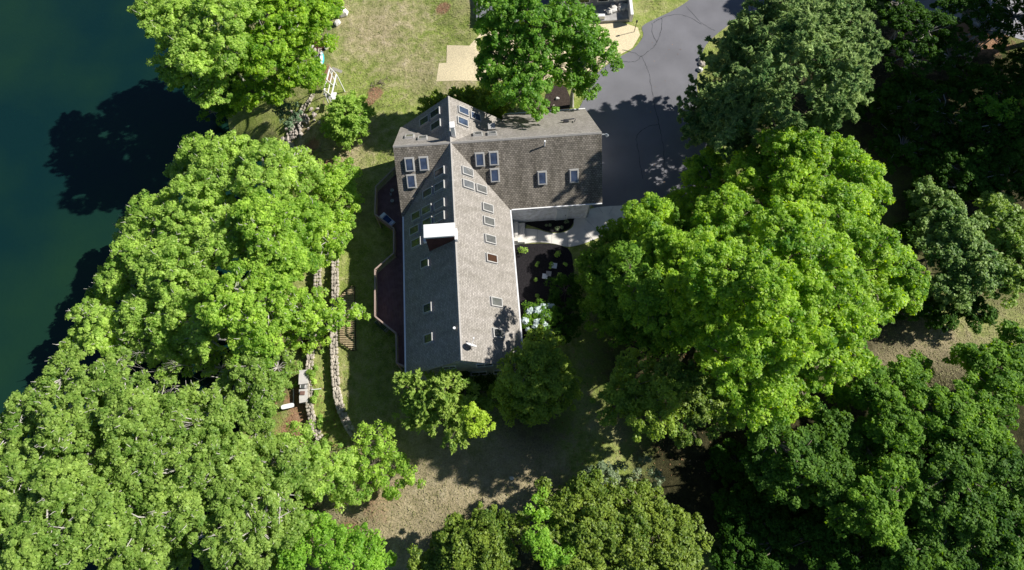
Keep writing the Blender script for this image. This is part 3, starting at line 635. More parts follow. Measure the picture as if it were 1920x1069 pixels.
rock('boulder', 1312, 132, (.6, .5, .4), M_pale, 'pink grey rock lower on the driveway edge under the pine')
rock('boulder', 1045, 186, (.4, .35, .3), M_pale, 'round white stone in the brown mulch behind the garage')
rock('boulder', 1038, 201, (.35, .3, .3), M_stone, 'tan stone at the garage wall in the brown mulch')
sheet('fire_pit_soil', ((588, 78), (604, 76), (616, 84), (606, 96), (592, 98)), mat('fire_pit_soil', (.09, .04, .03), .95, .1, var=.5, scale=6, bump=.6), .06)
sheet('patio', ((592, 98), (606, 95), (606, 118), (598, 122), (590, 114)), M_concold, .05)
# teal kayak lying beside the patio
a, b = gat(604.5, 101), gat(604, 125); c = (a + b) / 2; rz = world_rz(a, b); L_ = (b - a).length * 1.0
mb = MB(); n = 14; prof = [(0, 0), (.5, 0)]
for i in range(n + 1):
    t = -1 + 2 * i / n; w_ = .26 * (1 - abs(t) ** 2.4) + .01; z0 = .02 + .12 * abs(t) ** 3
    for k in range(8): an = 2 * math.pi * k / 8; mb.v.append((t * L_ / 2 * 1.05, w_ * math.cos(an), .16 + z0 * .5 + .14 * math.sin(an) * (1 - .4 * abs(t) ** 3)))
for i in range(n):
    for k in range(8): mb.f.append((i * 8 + k, i * 8 + (k + 1) % 8, (i + 1) * 8 + (k + 1) % 8, (i + 1) * 8 + k))
ky = empty('kayak', (c.x, c.y, c.z), rz, 'teal and white kayak lying by the stone patio', 'kayak')
mb.build('hull', mat('teal_plastic', (.05, .42, .46), .35, .5), ky, smooth=True)
mb = MB(); mb.box((0, 0, .31), (.7, .3, .03)); mb.box((.62, 0, .3), (.3, .2, .04)); mb.box((-.62, 0, .3), (.3, .2, .04)); mb.build('seat', M_white, ky)
# white wooden swing frame
sw = empty('swing_frame', (0, 0, 0), 0, 'white wooden swing frame with long rails standing at the lawn edge above the shore', 'swing frame')
T = 1.9
P1, P2, Q1, Q2 = at(618.4, 127, T), at(630.5, 139.5, T), at(607.3, 172, T), at(621, 182, T)
for a, b in ((P1, Q1), (P2, Q2)): mb = MB(); mb.bar(a, b, .09, .12); mb.build('top_rail', M_white, sw)
mb = MB(); mb.bar(P1.lerp(P2, .45), Q1.lerp(Q2, .52), .06, .08); mb.build('top_rail', M_white, sw)
for t in (0, .52, .95): mb = MB(); mb.bar(P1.lerp(Q1, t) + Vector((0, 0, .1)), P2.lerp(Q2, t) + Vector((0, 0, .1)), .06, .07); mb.build('cross_bar', M_white, sw)
mb = MB(); mb.bar(P1.lerp(Q1, .1), P2.lerp(Q2, .3), .05, .06); mb.build('brace', M_white, sw)
for p, o_ in ((P1, (-.12, .06)), (P2, (.12, .06)), (Q1, (-.12, -.08)), (Q2, (.12, -.08))):
    g_ = Vector((p.x + o_[0], p.y + o_[1], tz(p.x + o_[0], p.y + o_[1]) - .05)); mb = MB(); mb.bar(p, g_, .09, .09); mb.build('leg', M_white, sw)
a, b = at(622, 128, T - .6), at(641, 135, T - .6); mb = MB(); mb.bar(a, b, .35, .04); mb.build('end_panel', mat('grey_wood', (.30, .28, .25), .8, var=.3, stretch=(8, 1, 1)), sw)
a, b = at(607, 175, T - .5), at(627, 191, T - .5); mb = MB(); mb.bar(a, b, .3, .05); mb.build('end_panel', M_concold, sw)
c = (P1 + Q2) / 2; a, b = P1.lerp(P2, .5).lerp(Q1.lerp(Q2, .5), .5), P1.lerp(P2, .5).lerp(Q1.lerp(Q2, .5), .9)
mb = MB(); mb.bar(a - Vector((0, 0, 1.5)), b - Vector((0, 0, 1.5)), .45, .05); mb.build('swing_seat', M_white, sw)
for p in (a, b): mb = MB(); mb.bar(p, p - Vector((0, 0, 1.5)), .02, .02); mb.build('chain', M_dark, sw)
# hammock-like curved hoop at the lower end of the frame
mb = MB(); q = smoothpath([at(x, y, .0) for x, y in ((604, 184), (606, 192), (614, 196), (627, 193))], 5); mb.tube([p + Vector((0, 0, -.35)) for p in q], .045, 8)
tag(mb.build('curved_pole', mat('weathered_wood', (.22, .17, .12), .85)), 'curved weathered pole lying on the grass at the foot of the swing frame', 'pole')
# outdoor kitchen on the lower terrace
M_slab = mat('counter_slab', (.52, .50, .48), .7, .3, var=.1, scale=4); M_stonep = M_stone
def counter(pxs, z, label):
    P = [at(x, y, z) for x, y in pxs]; c = sum(P, Vector()) / 4
    if (P[1] - P[0]).cross(P[2] - P[1]).z < 0: P = P[::-1]
    k = empty('stone_counter', (c.x, c.y, -2.2), 0, label, 'counter', 'counters of the outdoor kitchen')
    mb = MB(); mb.prism([(p.x - c.x, p.y - c.y, z + 2.2) for p in P], .07); mb.build('countertop', M_slab, k, bevel=.01)
    mb = MB(); mb.prism([((p.x - c.x) * .88, (p.y - c.y) * .92, z + 2.128) for p in P], z + 2.2); mb.build('base', M_stone, k)
CZ = -1.3
counter(((560.5, 694), (577.5, 693), (578, 719), (559.5, 721)), CZ, 'grey slab counter half under the leaves, farther from the pale bench')
counter(((560.5, 730), (576, 729), (577, 753), (561, 756)), CZ, 'grey slab counter nearer the pale bench with a brown tray on it')
c = at(568.5, 724.5, CZ + .1); gr = empty('grill', (c.x, c.y, -2.2), .0, 'small built-in steel grill between the two grey slab counters', 'grill')
mb = MB(); mb.box((0, 0, .45), (.62, .36, .9)); mb.build('body', M_concold, gr); mb = MB(); mb.box((-.02, 0, .98), (.42, .32, .12)); mb.build('lid', mat('steel', (.45, .45, .46), .3, .6, metal=.8), gr, bevel=.03)
mb = MB(); mb.tube([(-.26, -.12, 1.0), (-.26, .12, 1.0)], .02, 6); mb.build('handle', M_white, gr)
a = at(567, 737, CZ + .06); mb = MB(); mb.box((0, 0, .045), (.42, .34, .09)); tag(mb.build('tray', mat('brown_tray', (.20, .12, .10), .6), loc=(a.x, a.y, CZ + .003), bevel=.02), 'brown square tray resting on the slab counter', 'tray')
a, b = at(527, 764, -1.7), at(551, 759, -1.7); c = (a + b) / 2; rz = world_rz(a, b); L_ = (b - a).length; k = empty('bench', (c.x, c.y, -2.2), rz, 'white plank bench with rounded ends on the bare soil', 'bench')
mb = MB(); pts = [(L_ / 2 * math.copysign(abs(math.cos(t)) ** .4, math.cos(t)), .2 * math.copysign(abs(math.sin(t)) ** .55, math.sin(t)), .5) for t in [2 * math.pi * j / 24 for j in range(24)]]
mb.prism(pts, .07); mb.build('seat', M_white, k)
for x_ in (-.35, .35): mb = MB(); mb.box((x_ * L_, 0, .21), (.08, .28, .42)); mb.build('leg', M_concold, k)
a, b = at(584, 731, -1.3), at(602, 729, -1.2); mb = MB(); mb.tube([a, b], .045, 8); tag(mb.build('drain_pipe', M_white), 'short white drain pipe lying across the middle terrace', 'pipe')
a, b = at(550, 729, -2.12), at(550.5, 758, -2.12); mb = MB(); mb.bar(a, b, .07, .1); tag(mb.build('edging_board', M_pale), 'thin pale edging board beside the counter shadow', 'board')
# slatted platform by the upper wall
pf = empty('slatted_platform', (0, 0, 0), 0, 'slatted wooden platform with angled corners on the grass beside the upper stone wall', 'platform')
PP = [at(x, y, -.55) for x, y in ((637.5, 556), (659, 536), (664, 538), (666, 655), (661, 657), (637.5, 641))]
ys = [p.y for p in PP]; y0, y1 = min(ys), max(ys)
sl_ = MB(); yy = y0 + .1
def xcut(yv):
    xs = []
    for i in range(len(PP)):
        a, b = PP[i], PP[(i + 1) % len(PP)]
        if (a.y - yv) * (b.y - yv) < 0: xs.append(a.x + (b.x - a.x) * (yv - a.y) / (b.y - a.y))
    return (min(xs), max(xs)) if len(xs) >= 2 else None
while yy < y1:
    q = xcut(yy)
    if q: sl_.box(((q[0] + q[1]) / 2, yy, -.55), (q[1] - q[0], .085, .05))
    yy += .165
sl_.build('slats', mat('platform_slats', (.42, .33, .20), .8, .2, var=.25, scale=5), pf)
fr = MB()
for i in range(len(PP)): fr.bar(PP[i] - Vector((0, 0, .09)), PP[(i + 1) % len(PP)] - Vector((0, 0, .09)), .08, .12)
fr.build('frame', mat('dark_wood', (.06, .035, .025), .8), pf)
for i in (0, 2, 3, 5): q_ = MB(); q_.box((PP[i].x, PP[i].y, -.85), (.09, .09, .5)); q_.build('leg', MATS['dark_wood'], pf)
# ------------------------------------------------------------------ stepping stones and white flowers in the mulch bed
for x, y, r_, lb in ((1039, 498, .3, 'square pale stepping stone nearest the walkway'), (1029, 513, .27, 'grey stepping stone in the middle of the three'), (1022, 518, .28, 'square white stepping stone nearest the house wall')):
    p = at(x, y, .03); mb = MB(); mb.prism([(r_ * 1.0, r_ * .7, .05), (-r_ * .8, r_ * .95, .05), (-r_, -r_ * .8, .05), (r_ * .7, -r_, .05)][::1], .08)
    tag(mb.build('stepping_stone', M_white if 'grey' not in lb else M_concold, loc=(p.x, p.y, .03), bevel=.01), lb, 'stepping stone', 'stepping stones in the mulch')
# ------------------------------------------------------------------ neighbouring house at the top
nb = empty('neighbour_house', (0, 0, 0), 0, 'pale blue-grey neighbouring house cut off at the top of the yard', 'house')
a, b = at(1046, 20, 0), at(1178, 10, 0); a = Vector((a.x, a.y, 0)); b = Vector((b.x, a.y + .6, 0)); dx = b - a; nrm_ = Vector((-dx.y, dx.x, 0)).normalized()
W0, W1 = a, b
mb = MB(); mb.prism([(W0.x, W0.y, 3.0), (W1.x, W1.y, 3.0), *[tuple(p + nrm_ * 8 + Vector((0, 0, 3.0))) for p in (W1, W0)]], 3.3); mb.build('wall', siding_mat('neighbour_siding', (.34, .36, .42)), nb)
e0, e1 = W0 - dx.normalized() * .4 - nrm_ * .45, W1 + dx.normalized() * .4 - nrm_ * .45
mb = MB(); mb.prism([(e0.x, e0.y, 3.0), (e1.x, e1.y, 3.0), *[tuple(p + nrm_ * 4.9 + Vector((0, 0, 4.6))) for p in (e1, e0)]], .2, [(0, 0), (20, 0), (20, 5), (0, 5)]); mb.build('roof', M_roof, nb)
mb = MB(); mb.prism([*[tuple(p + nrm_ * 4.9 + Vector((0, 0, 4.6))) for p in (e0, e1)], *[tuple(p + nrm_ * 9.8 + Vector((0, 0, 3.0))) for p in (e1, e0)]], .2, [(0, 0), (20, 0), (20, 5), (0, 5)]); mb.build('roof', M_roof, nb)
for t in (.35, .62, .85):
    c = W0.lerp(W1, t) - nrm_ * .05; mb = MB(); mb.box((c.x, c.y, 1.6), (1.3, .12, 1.3), rz=math.atan2(dx.y, dx.x)); f_ = mb.build('window', M_white, nb); mb = MB(); c -= nrm_ * .06; mb.box((c.x, c.y, 1.6), (1.1, .04, 1.1), rz=math.atan2(dx.y, dx.x)); mb.build('pane', M_win, f_)
dk_ = empty('low_deck', (0, 0, 0), 0, 'low grey deck under the tall green tree beside the neighbouring house', 'deck')
DP = [at(x, y, .45) for x, y in ((893, 42), (1044, 40), (1044, -30), (893, -30))]
mb = MB(); mb.prism([tuple(p) for p in DP], .15); mb.build('floor', siding_mat('grey_boards', (.20, .21, .23), .14, 0), dk_)
for p in DP: mb = MB(); mb.box((p.x + (.1 if p.x < -3 else -.1), p.y, .12), (.14, .14, .34)); mb.build('post', M_concold, dk_)
# its terrace
tr = empty('terrace', (0, 0, 0), 0, 'grey stone terrace with a white parapet in front of the neighbouring house', 'terrace')
TP = [at(x, y, .35) for x, y in ((1120, 40), (1186, 36), (1180, 2), (1180, -20), (1060, -18), (1062, 12), (1100, 22), (1116, 26))]
mb = MB(); mb.prism([tuple(p) for p in (TP if sum(TP[i].x * TP[(i + 1) % 8].y - TP[(i + 1) % 8].x * TP[i].y for i in range(8)) > 0 else TP[::-1])], .4); mb.build('paving', M_concold, tr)
a, b = at(1184, 34, .9), at(1178, -20, .9); mb = MB(); mb.bar(a, b, .3, 1.0); mb.build('parapet', M_white, tr)
mb = MB(); c = at(1124, 33, .5); mb.box((0, 0, .25), (1.1, .35, .5)); tag(mb.build('planter_box', M_white, loc=(c.x, c.y, .352)), 'white planter box at the corner of the neighbouring terrace', 'planter')
p = at(1157, 16, .35); mb = MB()
for k in range(9): stone_mb(mb, (random.uniform(-1, 1), random.uniform(-.7, .7), .15), (random.uniform(.4, .9), random.uniform(.4, .7), .4), random.random() * 3)
tag(mb.build('rockery', M_pale, loc=(p.x, p.y, .35)), 'pale rockery heap on the neighbouring terrace', 'rockery')
# white chair on the shaded strip under the birches
c = at(1064, 8, .5); k = empty('garden_chair', (c.x, c.y, tz(c.x, c.y)), .4, 'white garden chair against the neighbouring house wall', 'chair')
mb = MB(); mb.box((0, 0, .44), (.55, .5, .06)); mb.build('seat', M_white, k, bevel=.02); mb = MB(); mb.box((0, .25, .75), (.55, .06, .6)); mb.build('backrest', M_white, k, bevel=.02)
for x_ in (-.24, .24):
    for y_ in (-.2, .2): mb = MB(); mb.box((x_, y_, .21), (.05, .05, .42)); mb.build('leg', M_white, k)
# thin post at the straw edge
g_ = gat(1189, 60); mb = MB(); mb.tube([g_, g_ + Vector((0, 0, 1.45))], .035, 8); mb.tube([g_ + Vector((0, 0, 1.4)), g_ + Vector((0, 0, 1.62))], [.11, .08], 10)
tag(mb.build('path_lamp', M_dark), 'thin black path lamp where the straw meets the driveway', 'lamp')
# dry brush and fallen sticks
def sticks(name, px, py, r, n, label, m):
    p = gat(px, py); mb = MB()
    for _ in range(n):
        a = Vector((random.gauss(0, r), random.gauss(0, r), .02 + random.random() * .12)); an = random.uniform(0, 6.28); l = random.uniform(.3, 1.1); mb.tube([a, a + Vector((math.cos(an) * l * .5, math.sin(an) * l * .5, .06)), a + Vector((math.cos(an + .3) * l, math.sin(an + .3) * l, .03))], [.03, .02, .01], 5)
    tag(mb.build(name, m, loc=tuple(p)), label, 'brush pile')
M_bark = mat('bark', (.20, .165, .13), .9, .1, var=.35, scale=5, bump=.7, bscale=14, stretch=(1, 1, .3))
M_barkp = mat('bark_pale', (.42, .40, .36), .9, .1, var=.3, scale=4, bump=.5, bscale=12, stretch=(1, 1, .3))
sticks('brush_pile', 712, 158, .5, 22, 'low heap of dark twigs on the bare red soil of the lawn', M_bark)
sticks('brush_pile', 600, 285, .4, 14, 'small scatter of sticks below the light green bush', M_bark)
# ------------------------------------------------------------------ loose grass and litter on the ground
def scatter(name, regions, n_each, size, m, label, hgt):
    VS = []
    for (x0, y0, x1, y1), n in zip(regions, n_each):
        px_ = rng.uniform(x0, x1, n); py_ = rng.uniform(y0, y1, n)
        u_ = (px_ - 960) / FPX; v_ = -(py_ - 534.5) / FPX; k_ = -(H + .5) / (v_ * ST - CT); x = u_ * k_; y = (v_ * CT + ST) * k_
        z = terr(x, y); an = rng.uniform(0, 6.28, n); L_ = size * rng.uniform(.5, 1.5, n); W_ = L_ * rng.uniform(.18, .5, n)
        t = np.stack([np.cos(an), np.sin(an), rng.uniform(-.1, .1, n)], 1); nn = unit(np.stack([rng.normal(0, .6, n), rng.normal(0, .6, n), np.ones(n)], 1)); b = unit(np.cross(nn, t)); P = np.stack([x, y, z + rng.uniform(.02, hgt, n)], 1)
        a = t * (L_ / 2)[:, None]; b = b * (W_ / 2)[:, None]; VS.append(np.stack([P - a, P + b, P + a, P - b], 1).reshape(-1, 3))
    V = np.concatenate(VS); me = bpy.data.meshes.new(name); fastmesh(me, V, np.arange(len(V)).reshape(-1, 4)); tag(link(name, me, m), label, kind='stuff')
# ------------------------------------------------------------------ foliage
def unit(a): return a / np.maximum(np.linalg.norm(a, axis=-1, keepdims=True), 1e-9)
def dirs(n, zmin=-1.0):
    z = rng.uniform(zmin, 1, n); t = rng.uniform(0, 2 * np.pi, n); r = np.sqrt(1 - z * z)
    return np.stack([r * np.cos(t), r * np.sin(t), z], 1)
STY = {  # leaf length, leaf width, clump radius, leaves per clump, clump packing, out-tangent weight, flatness
    'broad': (.19, .14, .40, 92, 1.05, .6, .58), 'oak': (.195, .135, .37, 80, .98, .8, .55), 'fine': (.17, .12, .38, 80, 1.15, .5, .75),
    'needle': (.30, .10, .55, 150, 1.6, 1.6, .45), 'frond': (.24, .11, .38, 100, 2.3, 1.8, .55), 'coarse': (.6, .5, 1.2, 70, 1.5, .4, .8)}
def crown_mesh(name, lobes, style, sparse=1.0, zmin=-.35, droop=0.0, sub=True, leafscale=1.0):
    LL, LW, cr, lpc, pack, ow, flat = STY[style]; LL *= leafscale; LW *= leafscale
    S = []
    for c, rx, ry, rz in lobes:
        c = np.array(c); rm = (rx + ry) / 2
        if style == 'needle':
            ax0 = np.array([np.mean([l[0][0] for l in lobes]), np.mean([l[0][1] for l in lobes]), 0])
            for _ in range(int(7 + 3 * rm)):
                o = (c - ax0) * [1, 1, 0]; an = math.atan2(o[1], o[0]) + rng.normal(0, 1.0); hd = np.array([math.cos(an), math.sin(an), rng.uniform(-.12, .22)])
                st = c + np.array([rng.normal(0, rx * .3), rng.normal(0, ry * .3), rng.uniform(-.8, 1.0) * rz]); L_ = rm * rng.uniform(.55, 1.05); r0 = rm * rng.uniform(.16, .26)
                for q in range(5):
                    t = q / 4; S.append((st + hd * L_ * t + np.array([0, 0, -.1 * t * t * L_]), r0 * (1.1 - .7 * t), r0 * (1.1 - .7 * t), r0 * (.5 - .2 * t)))
            S.append((c - np.array([0, 0, rz * .2]), rx * .5, ry * .5, rz * .5))
        elif sub and rm > 1.5:
            k = int(12 + 5.5 * rm); d = dirs(k, -.3); sr = rm * rng.uniform(.17, .36, k)
            R = np.array([rx, ry, rz]); cs = c + d * (R - sr[:, None]) * rng.uniform(.66, 1.1, (k, 1))
            for a, r in zip(cs, sr): S.append((a, r * rng.uniform(.85, 1.3), r * rng.uniform(.85, 1.3), r * rng.uniform(.55, .8)))
            S.append((c - np.array([0, 0, rz * .2]), rx * .55, ry * .55, rz * .5))
        else: S.append((c, rx, ry, rz))
    C0 = np.array([s[0] for s in S]); R0 = np.array([s[1:] for s in S])
    CP, CO, CS = [], [], []
    for i, (c, rx, ry, rz) in enumerate(S):
        area = 4 * np.pi * ((rx * ry) ** 1.6 + (rx * rz) ** 1.6 * 2) ** (1 / 1.6) / 3 ** (1 / 1.6) * .72
        n = max(2, int(area / (np.pi * cr * cr) * pack * sparse)); d = dirs(n, zmin)
        n2 = min(n, max(1, int(n * .25))); rad = np.concatenate([rng.uniform(.72, 1.28, n - n2), rng.uniform(.35, .8, n2)])[:, None]
        p = c + d * np.array([rx, ry, rz]) * rad
        dist = np.linalg.norm((p[:, None, :] - C0[None]) / R0[None], axis=2); dist[:, i] = 9
        keep = dist.min(1) > .72
        CP.append(p[keep]); CO.append(d[keep]); CS.append(np.full(keep.sum(), min(1.0, (rx + ry) / 2 / (cr * 1.3)) if rx < cr * 1.3 else 1.0))
    CP = np.concatenate(CP); CO = np.concatenate(CO); CS = np.concatenate(CS) * rng.uniform(.5, 1.35, len(CP))
    N = len(CP) * lpc; ci = np.repeat(np.arange(len(CP)), lpc)
    if style in ('needle', 'frond'):
        # sprays: several short axes fan out of each clump, leaves set along them
        ax_n = 7; axd = unit(CO[:, None, :] * np.array([1, 1, .5]) + rng.normal(0, .55, (len(CP), ax_n, 3)) + np.array([0, 0, .12 - droop]))
        k = rng.integers(0, ax_n, N); A_ = axd[ci, k]; t = rng.uniform(0, 1, N) ** .8
        off = A_ * (t * cr * CS[ci] * 1.5)[:, None]; side = rng.normal(0, .055, (N, 3)) * (1.3 - t)[:, None]
        off[:, 2] -= (t ** 2) * droop * cr
        P = CP[ci] + off + side; T = unit(A_ * .9 + rng.normal(0, .42, (N, 3)))
        Nn = unit(np.array([0, 0, 1.0]) + rng.normal(0, .5, (N, 3)))
    else:
        d2 = dirs(N, -.45); rr = (rng.uniform(.55, 1.05, N) * cr * CS[ci])[:, None]
        P = CP[ci] + d2 * rr * np.array([1, 1, flat]); P[:, 2] -= droop * rng.uniform(0, .4, N)
        T = unit(d2 * ow + rng.normal(0, .6, (N, 3)) + np.array([0, 0, -.15]))
        Nn = unit(np.array([0, 0, 1.0]) + d2 * .7 + rng.normal(0, .55, (N, 3)))
    B = unit(np.cross(Nn, T)); T = unit(np.cross(B, Nn)); s = rng.uniform(.5, 1.45, N)[:, None]
    a = T * (LL / 2) * s; b = B * (LW / 2) * s
    V = np.stack([P - a, P + b - a * .1, P + a, P - b - a * .1], 1).reshape(-1, 3)
    F = np.arange(4 * N).reshape(N, 4); me = bpy.data.meshes.new(name); fastmesh(me, V, F); return me, CP, N
NLEAF = 0
LM = {
    'maple': leafmat('maple_leaves', (.07, .23, .012), (.50, .68, .09), trans=.5),
    'oak': leafmat('oak_leaves', (.13, .28, .03), (.58, .74, .19), trans=.5),
    'oakmid': leafmat('mid_oak_leaves', (.11, .27, .02), (.54, .72, .13), trans=.48),
    'sage': leafmat('sage_leaves', (.06, .16, .03), (.33, .46, .13), trans=.3, spec=.2),
    'wood': leafmat('wood_leaves', (.025, .095, .008), (.17, .31, .04), trans=.35, spec=.2, rough=.6),
    'olive': leafmat('olive_leaves', (.10, .215, .025), (.41, .55, .13)),
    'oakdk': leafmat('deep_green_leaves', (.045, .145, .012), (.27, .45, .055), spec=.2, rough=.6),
    'birch': leafmat('birch_leaves', (.07, .22, .02), (.30, .50, .08), trans=.48),
    'pine': leafmat('pine_needles', (.035, .13, .032), (.44, .56, .21), trans=.28, rough=.7, spec=.1),
    'hemlock': leafmat('hemlock_fronds', (.12, .25, .03), (.44, .56, .12), trans=.35),
    'cedar': leafmat('cedar_fronds', (.16, .32, .04), (.46, .62, .13), trans=.35),
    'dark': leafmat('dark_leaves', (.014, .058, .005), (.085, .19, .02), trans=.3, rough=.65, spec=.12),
    'holly': leafmat('holly_leaves', (.045, .115, .010), (.28, .37, .05), trans=.28, spec=.3),
    'yew': leafmat('yew_leaves', (.08, .17, .012), (.38, .50, .06), trans=.32),
    'lime': leafmat('lime_leaves', (.30, .45, .03), (.52, .66, .10), trans=.45),
    'green': leafmat('bright_leaves', (.10, .27, .02), (.38, .60, .08), trans=.45),
    'bluish': leafmat('bluish_leaves', (.07, .14, .07), (.22, .32, .18), trans=.2),
    'white': leafmat('white_flowers', (.42, .50, .48), (.70, .78, .78), trans=.2),
    'pale': leafmat('pale_leaves', (.12, .19, .09), (.30, .36, .20), trans=.25),
}
def lobe(px, py, z, rpx, rz=.75):
    c = at(px, py, z); r = rpx * mpp(px, py, z); return (tuple(c), r, r, r * rz)
def tree(name, label, lobes_px, m, base=None, style='broad', group=None, cat='tree', trunk_r=.28, bark=None, sparse=1.0, droop=0.0, bare=0, leafscale=1.0, lean=0, sub=True, twigs=36, zmin=-.35, world=None, zadd=0, dome=False):
    global NLEAF
    if zadd: lobes_px = [(l[0], l[1], l[2] + zadd, *l[3:]) for l in lobes_px]
    if dome: lobes_px = [(l[0], l[1], l[2] + (3.2 if 1340 < l[0] < 1670 and 430 < l[1] < 665 else 0), *l[3:]) for l in lobes_px]
    lobes = [lobe(*l) for l in lobes_px] if world is None else world
    if dome: lobes += [((l[0][0], l[0][1], l[0][2] - 4.2), l[1] * .8, l[2] * .8, l[3] * .8) for l in lobes if l[0][2] > 8]
    cs = np.array([l[0] for l in lobes]); wt = np.array([l[1] for l in lobes]); mean = (cs * wt[:, None]).sum(0) / wt.sum()
    if base is None: bx, by = mean[0], mean[1]
    else: g0 = gat(*base); bx, by = g0.x, g0.y
    bz = max(tz(bx, by), WZ) - .15; O = Vector((bx, by, bz + .15))
    root = empty(name, O, 0, label, cat, group)
    L2 = [((l[0][0] - O.x, l[0][1] - O.y, l[0][2] - O.z), *l[1:]) for l in lobes]
    me, CP, n = crown_mesh('crown', L2, style, sparse, zmin, droop, sub, leafscale); NLEAF += n
    link('crown', me, LM[m] if isinstance(m, str) else m, root)
    # trunk, limbs to the lobes, twigs to some clumps
    mb = MB(); top = Vector(mean) - O; low = min(c[2] - l[3] * .6 for c, l in zip(cs - np.array(O), L2)); fork = Vector((top.x * .35, top.y * .35, max(.4, .42 * float(np.median([l[0][2] for l in L2])))))
    mb.tube([Vector((0, 0, -.2)), Vector((0, 0, .1)) + Vector((fork.x * .1, fork.y * .1, 0)), fork * .5 + Vector((random.uniform(-.15, .15), random.uniform(-.15, .15), 0)), fork], [trunk_r * 1.5, trunk_r * 1.1, trunk_r * .9, trunk_r * .8], 9)
    for l in L2:
        c = Vector(l[0]); m1 = fork.lerp(c, .45) + Vector((random.uniform(-.5, .5), random.uniform(-.5, .5), .25)) * min(1, l[1] / 3)
        r0 = trunk_r * min(.5, .18 + .1 * l[1]) * (.7 if len(L2) > 20 else 1); mb.tube([fork - Vector((0, 0, .1)), m1, c + Vector((0, 0, l[3] * .25))], [r0, r0 * .6, r0 * .3], 7)
        near = CP[np.linalg.norm((CP - np.array(l[0])) / np.array(l[1:]), axis=1) < 1.25]
        if len(near):
            for q in near[rng.integers(0, len(near), int(twigs * min(1, l[1] / 2.5)) + 1)]:
                q = Vector(q); m2 = c.lerp(q, .5) + Vector((random.uniform(-.2, .2), random.uniform(-.2, .2), random.uniform(0, .3))); r1 = min(.065, r0 * .5)
                mb.tube([c, m2, q], [r1, r1 * .7, r1 * .3], 5, cap=False)
                if bare and random.random() < bare:
                    # a pale leafless twig that breaks through the top of the crown
                    d = (q - c).normalized(); e = q + (d * .35 + Vector((0, 0, .55))) * random.uniform(.35, 1.0); mb.tube([q, q.lerp(e, .5) + Vector((random.uniform(-.2, .2), random.uniform(-.2, .2), 0)), e], [.035, .025, .012], 5)
    mb.build('trunk', bark or (M_barkp if style == 'oak' else M_bark), root, smooth=True); return root
G1 = 'broadleaf trees along the lake shore'
scatter('grass_blades', ((640, -20, 815, 200), (815, -20, 885, 82), (600, 190, 745, 420), (645, 440, 750, 860), (560, 840, 1050, 1040), (1640, 540, 1920, 740), (1200, -20, 1240, 25), (1082, 470, 1110, 620)), (6000, 1800, 4500, 5000, 7000, 7000, 500, 500), .13, leafmat('grass_blades', (.18, .20, .07), (.44, .40, .23), trans=.2, rough=.7, spec=.1), 'loose dry and green grass blades over the lawns', .09)
scatter('leaf_litter', ((500, 680, 640, 900), (1050, 620, 1500, 900), (560, 200, 660, 320), (1600, 20, 1920, 300), (1200, 60, 1310, 400)), (1000, 1100, 400, 1300, 60), .16, leafmat('dead_leaves', (.14, .07, .03), (.45, .30, .17), trans=.1, rough=.8, spec=.1), 'fallen brown leaves on the ground and driveway', .07)
# --- shoreline, upper group
tree('oak_tree', 'broad bright green oak over the lake at the top edge, farthest out over the water', [(330, 40, 5, 62), (400, 90, 6, 72), (340, 120, 3, 52), (300, 20, 4, 50), (430, 20, 7, 70), (395, 165, 3, 46)], 'oak', (455, 150), 'oak', G1, trunk_r=.3, bare=.3, zadd=3.5)
tree('oak_tree', 'deep green oak at the top edge next to the boulders on the lawn', [(520, 20, 7, 66), (580, 30, 6, 58), (610, 10, 4, 36), (500, 90, 6, 62), (450, -30, 6, 80), (570, -40, 7, 70)], 'maple', (520, 100), 'oak', G1, trunk_r=.3, bare=.3, zadd=2)
tree('oak_tree', 'rounded bright oak reaching over the white swing frame', [(560, 130, 3.5, 44), (520, 165, 2.5, 38), (585, 150, 2.5, 28), (545, 95, 4.5, 42), (600, 75, 3.0, 24), (470, 175, 2, 40)], 'maple', (505, 165), 'oak', G1, trunk_r=.26, bare=.4, zadd=1)
tree('oak_tree', 'dark low tree under the large oaks with its foot in the shoreline shadow', [(430, 190, 0, 40), (370, 130, 0, 55), (450, 130, 1, 50), (400, 210, -1.5, 22)], 'oakdk', (470, 190), 'oak', G1, trunk_r=.2)
tree('blue_green_shrub', 'small blue-green shrub at the head of the shore stones', [(540, 212, .4, 19), (549, 228, 0, 14), (530, 200, .6, 15)], 'bluish', (548, 222), 'fine', cat='shrub', trunk_r=.08)
tree('cedar_bush', 'light green feathery bush alone on the lawn north of the oaks', [(650, 226, 1.4, 36, 1.0), (665, 210, 1.2, 26, .9), (655, 246, .9, 24), (632, 235, .8, 20), (648, 215, 2.2, 24, .9)], 'cedar', (655, 240), 'frond', cat='bush', trunk_r=.1, droop=.25)
# --- shoreline, lower mass
G2 = G1
tree('oak_tree', 'small round green tree between the lake oaks and the deck', [(632, 350, 2.5, 38), (645, 325, 2.0, 24), (640, 385, 2.2, 30), (610, 330, 1.5, 22), (655, 372, 1.5, 17)], 'oakmid', (628, 372), 'fine', G2, trunk_r=.15, bare=.3)
tree('oak_tree', 'pale green oak at the head of the lower shoreline mass beside the shore stones', [(430, 300, 4, 62), (500, 330, 5, 70), (560, 330, 4, 46), (400, 350, 4, 66), (370, 290, 2.5, 40), (545, 300, 2.5, 28), (350, 330, 1, 38)], 'oak', (500, 350), 'oak', G2, trunk_r=.3, bare=.6)
tree('oak_tree', 'wide pale green oak leaning far over the lake in the middle of the shore', [(300, 410, 4, 62), (360, 430, 5, 70), (250, 430, 1.5, 36), (280, 480, 4, 62), (230, 520, 3, 52), (340, 510, 6, 74), (430, 450, 6.5, 62), (190, 560, 2, 32)], 'oak', (470, 480), 'oak', G2, trunk_r=.38, bare=.7, zadd=-2)
